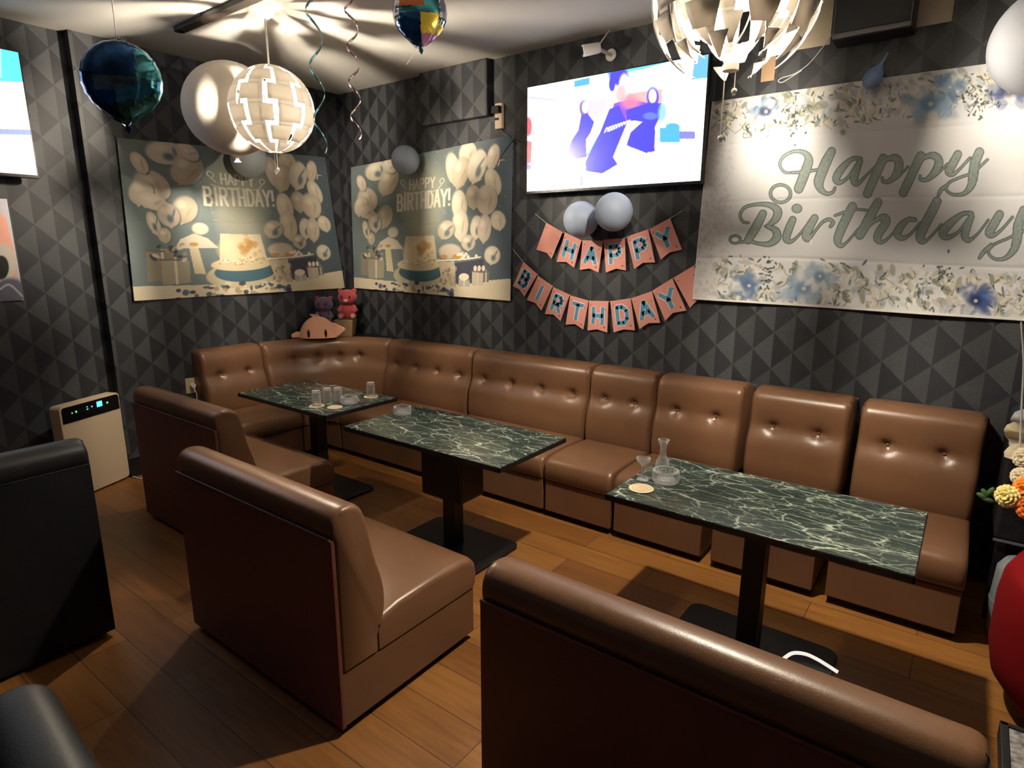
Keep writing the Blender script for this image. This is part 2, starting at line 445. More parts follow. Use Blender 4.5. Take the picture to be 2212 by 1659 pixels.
# rounded corner section
t = thing('banquette_section', 'curved brown leather corner section of the banquette under the toy basket', 'banquette', group=G_B)
A0, A1, A2 = np.array([-5.06, 3.01]), np.array([-5.02, 3.80]), np.array([-4.345, 3.862])
def frC(s, d, z):
    p = (1 - s) ** 2 * A0 + 2 * s * (1 - s) * A1 + s * s * A2
    an = math.radians(-90 * s); nrm = np.array([math.cos(an), math.sin(an)])
    q = p + nrm * (d - .26)
    return (max(q[0], WX + .003), min(q[1], WY - .003), z)
def corner_back(parent):
    n = 70; bs = [.2, .38, .56, .74, .9][:4]; bm = B(); cols = []
    for i in range(n + 1):
        s = i / n; col = []
        e = min(s, 1 - s) / .035; q = 0 if e >= 1 else (1 - math.sqrt(max(0, 1 - (1 - e) ** 2)))
        for d, z in BPS:
            dd = d if d > .2 else .2 + (d - .2) * .1
            if d > .24:
                for b in bs: dd -= .04 * math.exp(-((s - b) / .03) ** 2 - ((z - .78) / .035) ** 2) + .014 * math.exp(-((s - b) / .08) ** 2 - ((z - .78) / .03) ** 2)
                dd += .014 * math.exp(-((z - .66) / .07) ** 2) - .02 * q
            col.append(bm.verts.new(frC(s, dd, z)))
        col.append(bm.verts.new(frC(s, .18, .39)))
        cols.append(col)
    for a, b in zip(cols, cols[1:]):
        for i in range(len(a)): j = (i + 1) % len(a); bm.faces.new((a[i], a[j], b[j], b[i]))
    bm.faces.new(cols[0][::-1]); bm.faces.new(cols[-1])
    bk = obj('backrest', bm, LEATHER, parent, angle=60)
    for b in bs:
        bm = B(); sph(bm, frC(b, .298 - .045, .78), .009, 10); obj('button', bm, LEATHER, bk)
corner_back(t)
pts = [frC(k / 16, .2, 0)[:2] for k in range(17)]
obj('corner_shelf', prism(B(), [(WX + .004, 3.01)] + pts + [(-4.345, WY - .004), (WX + .004, WY - .004)], .91, .935), BLK_LEATHER, t, bevel=.004)
sc = [(WX + .02, 3.005), (-4.51, 3.005), (-4.51, 3.20), (-4.47, 3.24), (-4.34, 3.24), (-4.34, WY - .02), (WX + .02, WY - .02)]
obj('seat_cushion', prism(B(), sc, .268, .432), LEATHER, t, bevel=.02)
obj('base', prism(B(), [(x, y) for x, y in [(WX + .03, 3.01), (-4.525, 3.01), (-4.525, 3.255), (-4.345, 3.255), (-4.345, WY - .03), (WX + .03, WY - .03)]], .045, .263), LEATHER, t)
# ------------------------------------------------------------------ tables
def make_table(label, x0, x1, y0, y1, box_under=False, z=.735):
    cx, cy = (x0 + x1) / 2, (y0 + y1) / 2
    t = thing('marble_top_table', label, 'table', (cx, cy, 0), group='dark marble topped pedestal tables')
    w, d = x1 - x0, y1 - y0
    bm = prism(B(), [(-w / 2, -d / 2), (w / 2, -d / 2), (w / 2, d / 2), (-w / 2, d / 2)], z - .028, z)
    obj('table_top', bm, MARBLE, t, bevel=.002)
    bm = B()
    for a, b in (((-w / 2, -d / 2), (w / 2, -d / 2)), ((w / 2, -d / 2), (w / 2, d / 2)), ((w / 2, d / 2), (-w / 2, d / 2)), ((-w / 2, d / 2), (-w / 2, -d / 2))):
        aa, bb = Vector((*a, z - .016)), Vector((*b, z - .016))
        q = (bb - aa); L = q.length; M = Matrix.Rotation(math.atan2(q.y, q.x), 4, 'Z')
        box(bm, (aa + bb) / 2, (L + .006, .006, .024), M)
    obj('edge_band', bm, BLK_METAL, t)
    obj('column', bx((-.045, -.045, .02), (.045, .045, z - .04)), BLK_METAL, t, bevel=.006)
    obj('mounting_plate', bx((-.18, -.18, z - .046), (.18, .18, z - .03)), BLK_METAL, t, bevel=.004)
    r = .06; hw, hd = .34, .24
    pl = []
    for sx, sy, a0 in ((1, 1, 0), (-1, 1, 90), (-1, -1, 180), (1, -1, 270)):
        for k in range(5):
            a = math.radians(a0 + k * 22.5); pl.append((sx * (hw - r) + r * math.cos(a), sy * (hd - r) + r * math.sin(a)))
    obj('base_plate', prism(B(), pl, 0, .022), BLK_METAL, t, bevel=.006)
    if box_under:
        o = obj('under_box', bx((-.16, -.11, .34), (.16, .11, z - .048)), BLK_PLASTIC, t, bevel=.02)
    return t
make_table('dark marble table in the middle holding a single glass ashtray', -2.965, -1.765, 2.255, 2.875, True)
make_table('dark marble table nearest at right with ashtray, glass jars and a coaster', -1.185, -.03, 2.285, 2.915)
make_table('dark marble table farthest left in the banquette corner crowded with glasses', -4.30, -3.255, 2.33, 2.945)
TZ = .736
# near table at lower right edge
t = thing('speckled_table', 'grey speckled table corner with dark edge at the bottom right corner', 'table', (0, 0, 0))
GRAN = mat('grey speckled laminate', (.22, .21, .2), .5, var=(90, .7))
obj('table_top', bx((.195, .85, .715), (.95, 1.625, .74)), GRAN, t, bevel=.003)
obj('edge_band', bx((.180, .84, .70), (.196, 1.64, .742)), BLK_METAL, t, bevel=.002)
obj('edge_band', bx((.180, 1.626, .70), (.96, 1.64, .742)), BLK_METAL, t, bevel=.002)
obj('column', bx((.52, 1.2, .02), (.61, 1.29, .71)), BLK_METAL, t)
obj('base_plate', bx((.3, 1.0, 0), (.82, 1.48, .02)), BLK_METAL, t, bevel=.005)

# ------------------------------------------------------------------ things on the tables
def ashtray(label, p, R=.058, h=.05, grp='round glass ashtrays'):
    t = B()
    prof = [(0, 0), (R * .9, 0), (R * .97, .004), (R, .02), (R, h - .004), (R - .003, h), (R - .010, h), (R - .014, h - .006), (R - .017, .018), (R * .55, .013), (0, .013)]
    lathe(t, prof, 40)
    o = obj('glass_ashtray', t, GLASS, angle=35); o.location = (p[0], p[1], TZ)
    bm = B()
    for k in range(16):
        a = 2 * PI * k / 16
        box(bm, ((R + .0005) * math.cos(a), (R + .0005) * math.sin(a), h * .45), (.003, .006, h * .5), Matrix.Rotation(a, 4, 'Z'))
    obj('cut_pattern', bm, GLASS, o)
    return tag(o, label, 'ashtray', grp)
ashtray('clear round glass ashtray alone on the middle table', (-2.89, 2.665))
ashtray('clear round glass ashtray in front of glass jar on the nearest table', (-1.035, 2.585), .062, .055)
ashtray('clear round glass ashtray beside inverted glasses on the far left table', (-3.385, 2.63))
def tumbler(label, p, h=.105, r=.031, up=True):
    prof = [(0, h), (r * .86, h), (r * .9, h - .006), (r, 0), (r - .003, 0), (r * .8, h - .014), (0, h - .014)]
    bm = B(); lathe(bm, prof, 28); o = obj('drinking_glass', bm, GLASS, angle=40); o.location = (p[0], p[1], TZ + .004)
    return tag(o, label, 'glass', 'upside down drinking glasses on the far table')
def coaster(label, p, r=.052, c=None, z=TZ, printed=False):
    bm = B(); lathe(bm, [(0, 0), (r * .98, 0), (r, .0015), (r, .003), (r * .98, .004), (0, .004)], 40)
    o = obj('paper_coaster', bm, c or CO, angle=30); o.location = (p[0], p[1], z)
    if printed:
        bm = B()
        for rr in (.040, .026):
            pts = [(rr * math.cos(a) * (1 + .1 * math.sin(3 * a)), rr * math.sin(a), .0042) for a in np.linspace(0, 2 * PI, 33)]
            tube(bm, pts, .0011, 6, False)
        for k in range(3): tube(bm, [(-.018 + .004 * k, -.012 + .01 * k, .0042), (0, -.004 + .009 * k, .0042), (.018, -.012 + .01 * k, .0042)], .0009, 6)
        obj('print', bm, mat('tan coaster print', (.45, .27, .13), .7), o)
    return tag(o, label, 'coaster')
CO = mat('cream card', (.62, .50, .33), .8)
cs = [((-3.50, 2.445), 'cream paper coaster under the front left inverted glass on the far table'),
      ((-3.37, 2.495), 'empty cream paper coaster at the front corner of the far table'),
      ((-3.41, 2.845), 'cream paper coaster under the lone glass near the wall side of the far table')]
for p, l in cs: coaster(l, p)
coaster('round cream printed coaster on the left corner of the nearest table', (-1.085, 2.43), .056, printed=True)
gs = [((-3.50, 2.445), 'upside down clear glass standing front left of the group on the far table'),
      ((-3.52, 2.55), 'upside down clear glass in the middle of the three on the far table'),
      ((-3.47, 2.60), 'upside down clear glass next to the ashtray on the far table'),
      ((-3.41, 2.845), 'lone upside down clear glass on a coaster at the right end of the far table')]
for i, (p, l) in enumerate(gs):
    o = tumbler(l, p)
    if i in (1, 2): o.location.z = TZ
# glass carafe and bulb vase on the near table
def vessel(name, label, p, prof):
    bm = B(); lathe(bm, prof, 36); o = obj(name, bm, GLASS, angle=50); o.location = (p[0], p[1], TZ)
    return tag(o, label, 'glass')
vessel('glass_jug', 'slim clear glass with flared rim standing behind the ashtray, nearest table', (-1.11, 2.72),
       [(0, 0), (.03, 0), (.034, .02), (.03, .045), (.017, .07), (.014, .10), (.016, .125), (.026, .145), (.027, .155), (.025, .156), (.013, .128), (.011, .10), (.014, .07), (.027, .045), (.030, .02), (.026, .006), (0, .006)])
vessel('stemmed_glass', 'low clear stemmed glass left of the ashtray on the nearest table', (-1.13, 2.54),
       [(0, 0), (.028, 0), (.028, .003), (.006, .008), (.005, .06), (.012, .075), (.030, .09), (.034, .105), (.032, .108), (.026, .094), (.008, .08), (0, .078)])

# ------------------------------------------------------------------ painted fabric prints
class Canvas:
    """artwork on a flat sheet; texels know where they sit on the sheet"""
    def __init__(s, nu, nv, px, py, bg):
        s.nu, s.nv = nu, nv; s.X = px; s.Y = py
        s.C = np.empty((len(px), 3)); s.C[:] = bg
    def blend(s, idx, a, col):
        s.C[idx] = s.C[idx] * (1 - a[:, None]) + np.asarray(col, float) * a[:, None]
    def ell(s, x, y, rx, ry, col, ang=0., soft=.12, al=1.):
        m = max(rx, ry) * 1.3
        i = np.flatnonzero((abs(s.X - x) < m) & (abs(s.Y - y) < m))
        if not len(i): return
        dx, dy = s.X[i] - x, s.Y[i] - y; c, n = math.cos(ang), math.sin(ang)
        r = np.hypot((dx * c + dy * n) / rx, (-dx * n + dy * c) / ry)
        s.blend(i, al * np.clip((1 + soft / 2 - r) / soft, 0, 1), col)
    def seg(s, a, b, ra, rb, col, soft=1.2, al=1.):
        m = max(ra, rb) + soft * 2
        i = np.flatnonzero((s.X > min(a[0], b[0]) - m) & (s.X < max(a[0], b[0]) + m) & (s.Y > min(a[1], b[1]) - m) & (s.Y < max(a[1], b[1]) + m))
        if not len(i): return
        d = np.array(b, float) - np.array(a, float); L = max(1e-6, d @ d)
        t = np.clip(((s.X[i] - a[0]) * d[0] + (s.Y[i] - a[1]) * d[1]) / L, 0, 1)
        q = np.hypot(s.X[i] - a[0] - t * d[0], s.Y[i] - a[1] - t * d[1]) - (ra + (rb - ra) * t)
        s.blend(i, al * np.clip(.5 - q / soft, 0, 1), col)
    def line(s, pts, w, col, soft=1.2, n=6, sm=True):
        P = [(*p[:2], (p[2] if len(p) > 2 else w)) for p in pts]
        Q = catmull(P, n) if sm and len(P) > 2 else [np.array(p, float) for p in P]
        for a, b in zip(Q, Q[1:]): s.seg(a[:2], b[:2], a[2] / 2, b[2] / 2, col, soft)
    def poly(s, pts, col, al=1., soft=0):
        P = np.array(pts, float); lo, hi = P.min(0), P.max(0)
        i = np.flatnonzero((s.X > lo[0]) & (s.X < hi[0]) & (s.Y > lo[1]) & (s.Y < hi[1]))
        if not len(i): return
        x, y = s.X[i], s.Y[i]; ins = np.zeros(len(i), bool)
        for k in range(len(P)):
            (x1, y1), (x2, y2) = P[k - 1], P[k]
            if y1 == y2: continue
            ins ^= ((y1 > y) != (y2 > y)) & (x < (x2 - x1) * (y - y1) / (y2 - y1) + x1)
        s.blend(i, al * ins.astype(float), col)
    def blobs(s, n, xr, yr, sz, cols, rs, al=.8):
        for _ in range(n):
            x, y = rs.uniform(*xr), rs.uniform(*yr); r = rs.uniform(*sz)
            s.ell(x, y, r, r * rs.uniform(.35, .8), cols[rs.randint(len(cols))], rs.uniform(0, PI), .4, al)
def lin(c): return tuple(((v / 255) / 12.92 if v / 255 <= .04045 else ((v / 255 + .055) / 1.055) ** 2.4) for v in c)

def homog(src, dst):
    A = []
    for (x, y), (u, v) in zip(src, dst):
        A.append([x, y, 1, 0, 0, 0, -u * x, -u * y, -u]); A.append([0, 0, 0, x, y, 1, -v * x, -v * y, -v])
    h = np.linalg.svd(np.array(A, float))[2][-1]; return h.reshape(3, 3)
def sheet(name, P00, P10, P01, P11, nu, nv, warp=None, nrm=(0, -1, 0)):
    """grid over the four corners (lower-left, lower-right, upper-left, upper-right); returns mesh + corner uv"""
    u, v = np.meshgrid(np.linspace(0, 1, nu), np.linspace(0, 1, nv)); u = u.ravel(); v = v.ravel()
    P = (np.outer((1 - u) * (1 - v), P00) + np.outer(u * (1 - v), P10) + np.outer((1 - u) * v, P01) + np.outer(u * v, P11))
    flat = P.copy()
    if warp is not None: P = P + np.outer(warp(u, v), nrm)
    me = bpy.data.meshes.new(name)
    i = np.arange(nu * nv).reshape(nv, nu)
    F = np.stack([i[:-1, :-1], i[:-1, 1:], i[1:, 1:], i[1:, :-1]], -1).reshape(-1, 4)
    me.vertices.add(len(P)); me.vertices.foreach_set('co', P.ravel())
    me.loops.add(F.size); me.loops.foreach_set('vertex_index', F.ravel().astype(np.int32))
    me.polygons.add(len(F)); me.polygons.foreach_set('loop_start', np.arange(0, F.size, 4, dtype=np.int32))
    me.polygons.foreach_set('loop_total', np.full(len(F), 4, dtype=np.int32))
    me.update(calc_edges=True); me.validate()
    me.polygons.foreach_set('use_smooth', np.ones(len(F), bool))
    return me, u, v, flat
def setcol(me, C):
    a = me.color_attributes.new('print', 'FLOAT_COLOR', 'POINT')
    a.data.foreach_set('color', np.concatenate([np.clip(C, 0, 1), np.ones((len(C), 1))], 1).astype(np.float32).ravel())
FABRIC = mat('printed polyester', (1, 1, 1), .62, attr='print', bump=(120, .12, .001), spec=.3)
PAPER = mat('printed paper', (1, 1, 1), .45, attr='print')

# letters as strokes in a unit box (x right, y up)
LET = {'A': [[(0, 0), (.5, 1), (1, 0)], [(.2, .33), (.8, .33)]],
       'B': [[(.1, 0), (.1, 1), (.65, 1), (.85, .85), (.85, .68), (.65, .54), (.1, .54)], [(.65, .54), (.92, .38), (.92, .17), (.7, 0), (.1, 0)]],
       'D': [[(.1, 0), (.1, 1), (.55, 1), (.92, .75), (.92, .25), (.55, 0), (.1, 0)]],
       'H': [[(.08, 0), (.08, 1)], [(.92, 0), (.92, 1)], [(.08, .5), (.92, .5)]],
       'I': [[(.5, 0), (.5, 1)]], 'P': [[(.12, 0), (.12, 1), (.7, 1), (.92, .85), (.92, .62), (.7, .47), (.12, .47)]],
       'R': [[(.12, 0), (.12, 1), (.7, 1), (.92, .85), (.92, .64), (.7, .5), (.12, .5)], [(.5, .5), (.95, 0)]],
       'T': [[(.5, 0), (.5, 1)], [(0, 1), (1, 1)]], 'Y': [[(.5, 0), (.5, .48), (0, 1)], [(.5, .48), (1, 1)]],
       '!': [[(.5, .35), (.5, 1)], [(.5, .02), (.5, .05)]]}
def text_strokes(cv, txt, x0, x1, ybl, ybr, h, w, col, wd=None, lean=0.):
    n = len(txt); wd = wd or {}
    tot = sum(wd.get(c, 1.) for c in txt) + .28 * (n - 1); u = (x1 - x0) / tot; x = x0
    for c in txt:
        cw = u * wd.get(c, 1.); yb = ybl + (ybr - ybl) * (x - x0) / (x1 - x0)
        for st in LET[c]:
            cv.line([(x + cw * a, yb - h * b) for a, b in st], w, col, sm=False, soft=w * .5)
        if c in 'HIPRTBDA' and w < 9:
            for a in ({'H': (.08, .92), 'I': (.5,), 'T': (.5,), 'A': (0, 1)}.get(c, (.12,))):
                cv.line([(x + cw * a - w, yb), (x + cw * a + w, yb)], w * .5, col, sm=False, soft=w * .5)
        x += cw + .28 * u

def backdrop_art(cv):
    """balloons, gifts and podium print, in the print's own working frame"""
    rs = np.random.RandomState(3)
    X, Y = cv.X, cv.Y
    sky = np.array(lin((112, 124, 124))); dk = np.array(lin((78, 90, 100)))
    k = np.clip((X - 1000) / 700, 0, 1)[:, None]; cv.C[:] = sky * (1 - k) + dk * k
    cr = lin((212, 201, 180)); cr2 = lin((232, 222, 200)); tan = lin((170, 150, 120)); teal = lin((70, 100, 112)); dark = lin((60, 66, 74)); gold = lin((186, 142, 84))
    for y in range(0, 10): cv.ell(900, 450 + y * 60, 210 - y * 6, 160, lin((180, 178, 158)), 0, .9, .22)
    for _ in range(60): cv.ell(rs.uniform(600, 1750), rs.uniform(150, 900), 3.5, 3.5, cr2, 0, .4, .6)
    cv.poly([(200, 1390), (700, 1440), (1180, 1450), (1800, 1405), (1800, 1700), (200, 1700)], lin((216, 204, 178)))
    cv.line([(1650, 270), (1665, 320), (1650, 370)], 9, cr2); cv.line([(1620, 320), (1665, 320), (1705, 320)], 6, cr2)
    # podium
    cv.ell(860, 1370, 250, 120, lin((190, 180, 150)), 0, .06); cv.ell(880, 1340, 220, 95, teal, 0, .05)
    cv.ell(860, 1270, 215, 62, lin((206, 192, 158)), 0, .06); cv.poly([(720, 1000), (1010, 1000), (1040, 1240), (700, 1240)], lin((220, 206, 172)), .8)
    cv.ell(860, 1140, 150, 110, lin((226, 208, 170)), 0, .5, .8)
    for _ in range(40): cv.ell(rs.normal(900, 45), rs.normal(1110, 40), rs.uniform(12, 34), rs.uniform(10, 26), gold, rs.uniform(0, 3), .6, .5)
    for _ in range(50): cv.ell(rs.uniform(690, 1060), rs.uniform(1215, 1275), rs.uniform(5, 13), rs.uniform(4, 10), (cr2, gold, tan)[rs.randint(3)], 0, .4, .9)
    cv.line([(690, 880), (850, 905), (1040, 870)], 6, tan); cv.line([(680, 790), (720, 760), (1080, 760), (1100, 800)], 5, lin((150, 152, 140)))
    # mushroom-like lamp on the left, side table with drape on the right
    cv.poly([(525, 1090), (575, 1090), (610, 1340), (545, 1330)], lin((205, 192, 160)))
    cv.poly([(450, 1120), (480, 1050), (560, 1000), (640, 1040), (700, 1120)], cr); cv.ell(600, 960, 48, 48, cr, 0, .3); cv.ell(555, 1090, 26, 16, gold)
    cv.line([(1050, 1235), (1300, 1225), (1470, 1205)], 14, cr2); cv.poly([(1050, 1245), (1215, 1245), (1235, 1490), (1090, 1450)], lin((190, 176, 150)))
    cv.poly([(1215, 1260), (1500, 1225), (1500, 1440), (1240, 1460)], lin((70, 70, 84)))
    for _ in range(26): cv.ell(rs.uniform(1060, 1230), rs.uniform(1290, 1480), rs.uniform(8, 22), rs.uniform(8, 30), (dark, tan, cr)[rs.randint(3)], 0, .4, .5)
    cv.ell(1170, 1150, 110, 70, lin((196, 182, 166)), 0, .3); cv.ell(1110, 1200, 36, 20, gold); cv.ell(1240, 1200, 48, 24, gold)
    for _ in range(20): cv.ell(rs.uniform(1250, 1430), rs.uniform(1165, 1215), rs.uniform(8, 18), rs.uniform(6, 14), cr2, 0, .4, .9)
    # gifts
    for (a, b, c, d, col) in ((300, 1130, 460, 1370, lin((140, 134, 116))), (370, 1200, 520, 1400, lin((162, 154, 134))), (1390, 1330, 1500, 1470, lin((196, 184, 164))), (1500, 1330, 1555, 1440, lin((120, 116, 118))), (1255, 1400, 1370, 1480, lin((176, 176, 160)))):
        cv.poly([(a, b), (c, b + 12), (c, d), (a, d)], col); cv.line([((a + c) / 2, b), ((a + c) / 2, d)], 14, cr, sm=False); cv.line([(a, b + 6), (c, b + 16)], 16, lin((120, 112, 98)), sm=False)
    for _ in range(14): cv.ell(rs.uniform(320, 500), rs.uniform(1090, 1215), rs.uniform(14, 30), rs.uniform(8, 16), (dark, cr, tan)[rs.randint(3)], rs.uniform(0, 3), .4, .9)
    for x in (1420, 1460, 1500): cv.ell(x, 1310, 16, 26, cr2)
    cv.ell(1310, 1390, 50, 34, cr2)
    for _ in range(60):
        x = rs.uniform(420, 1200); cv.ell(x, rs.uniform(1440, 1560), rs.uniform(9, 26), rs.uniform(9, 26), (teal, dark, cr, tan, lin((90, 105, 135)))[rs.randint(5)], 0, .3, .95)
    # balloons: left and right clusters
    L = [(440, 370, 110, 90, -.5), (560, 480, 90, 140, .5), (570, 330, 80, 60, .9), (360, 640, 90, 120, -.3), (300, 700, 60, 100, .2), (520, 810, 75, 115, .25), (350, 760, 90, 60, .6), (430, 860, 60, 95, -.1), (350, 930, 32, 90, -.2), (400, 1020, 34, 60, 0), (300, 480, 40, 80, -.3)]
    R = [(1190, 380, 70, 150, -.15), (1345, 250, 90, 110, .3), (1270, 420, 85, 150, .3), (1440, 370, 90, 160, .35), (1600, 290, 60, 120, .3), (1600, 520, 80, 130, -.3), (1400, 650, 80, 110, 0), (1260, 720, 78, 140, -.05), (1535, 680, 110, 140, .1), (1270, 900, 80, 150, 0), (1130, 950, 80, 95, .6),
         (1430, 930, 62, 110, .1), (1510, 940, 70, 130, .1), (1650, 870, 78, 90, -.2), (1350, 1070, 70, 75, 0), (1590, 1190, 80, 85, .2)]
    for j, (x, y, a, b, an) in enumerate(L + R):
        chrome = j in (0, 7, 8, 14, 21, 22, 25, 26)
        c = np.array([cr, lin((192, 180, 158)), lin((218, 206, 186)), lin((204, 190, 174))][j % 4])
        cv.ell(x + 6, y + 8, a, b, lin((104, 104, 98)), an, .1, .8)
        tail = (x - math.sin(an) * b * 1.12, y + math.cos(an) * b * 1.12)
        cv.poly([(x - a * .55, y + b * .72), (x + a * .55, y + b * .72), tail], c * .9)
        cv.ell(x, y, a * .97, b * .97, c * .86, an, .06); cv.ell(x - a * .12, y - b * .1, a * .8, b * .82, c, an, .5)
        cv.ell(x - a * .3, y - b * .35, a * .35, b * .28, cr2, an, .9, .7)
        if chrome:
            cv.ell(x + a * .12, y + b * .3, a * .3, b * .34, teal, an, .8, .85); cv.ell(x + a * .45, y - b * .2, a * .12, b * .4, teal, an + .3, .8, .7)
        else: cv.ell(x + a * .3, y + b * .15, a * .14, b * .45, tan, an + .15, .9, .6)
    # lettering
    tx = lin((226, 220, 200))
    text_strokes(cv, 'HAPPY', 765, 1010, 560, 545, 92, 13, tx)
    for sx in (-1, 1):
        cv.line([(890 + sx * 160, 555), (890 + sx * 190, 520), (890 + sx * 215, 490), (890 + sx * 200, 465), (890 + sx * 172, 485), (890 + sx * 180, 515)], 6, tx)
    cv.line([(690, 575), (800, 600), (880, 578), (960, 590), (1060, 565)], 5, tx)
    text_strokes(cv, 'BIRTHDAY!', 640, 1165, 755, 715, 148, 19, tx, {'I': .4, '!': .35, 'H': .95})

def poster(name, label, P00, P10, P01, P11, nrm, group, seed, off=.012):
    rs = np.random.RandomState(seed)
    ph = rs.uniform(0, 6, 4)
    def warp(u, v): return off + .008 + .006 * np.sin(7 * u + ph[0]) * (1 - v * .4) + .004 * np.sin(13 * u + 5 * v + ph[1]) - .002 * np.exp(-((v - .5) / .01) ** 2)
    me, u, v, flat = sheet(name, P00, P10, P01, P11, 430, 290, warp, nrm)
    Hm = homog([(0, 0), (1, 0), (0, 1), (1, 1)], [(235, 1500), (1772, 1615), (200, 320), (1800, 95)])
    q = np.stack([u, v, np.ones_like(u)], 1) @ Hm.T
    cv = Canvas(430, 290, q[:, 0] / q[:, 2], q[:, 1] / q[:, 2], (.3, .3, .3))
    backdrop_art(cv); setcol(me, cv.C * .92)
    o = link(name, me, None, FABRIC)
    s = o.modifiers.new('s', 'SOLIDIFY'); s.thickness = .0015; s.offset = -1
    return tag(o, label, 'backdrop', group)
y0 = WY - .004
a = hy((768, 622), y0); b = hy((1105, 650), y0); c = hy((762, 362), y0); d = hy((1112, 292), y0)
poster('birthday_backdrop', 'fabric birthday backdrop of balloons and gifts, on the back wall left of the television', a, b, c, d, (0, -1, 0), 'balloon print birthday backdrops', 1)
x0 = WX + .004
a = hx((287, 650), x0); b = hx((742, 622), x0); c = hx((250, 298), x0); d = hx((700, 340), x0)
b[1] = min(b[1], WY - .05); d[1] = min(d[1], WY - .05)
poster('birthday_backdrop', 'fabric birthday backdrop of balloons and gifts on the left wall, partly behind the glowing pendant lamp', a, b, c, d, (1, 0, 0), 'balloon print birthday backdrops', 2)

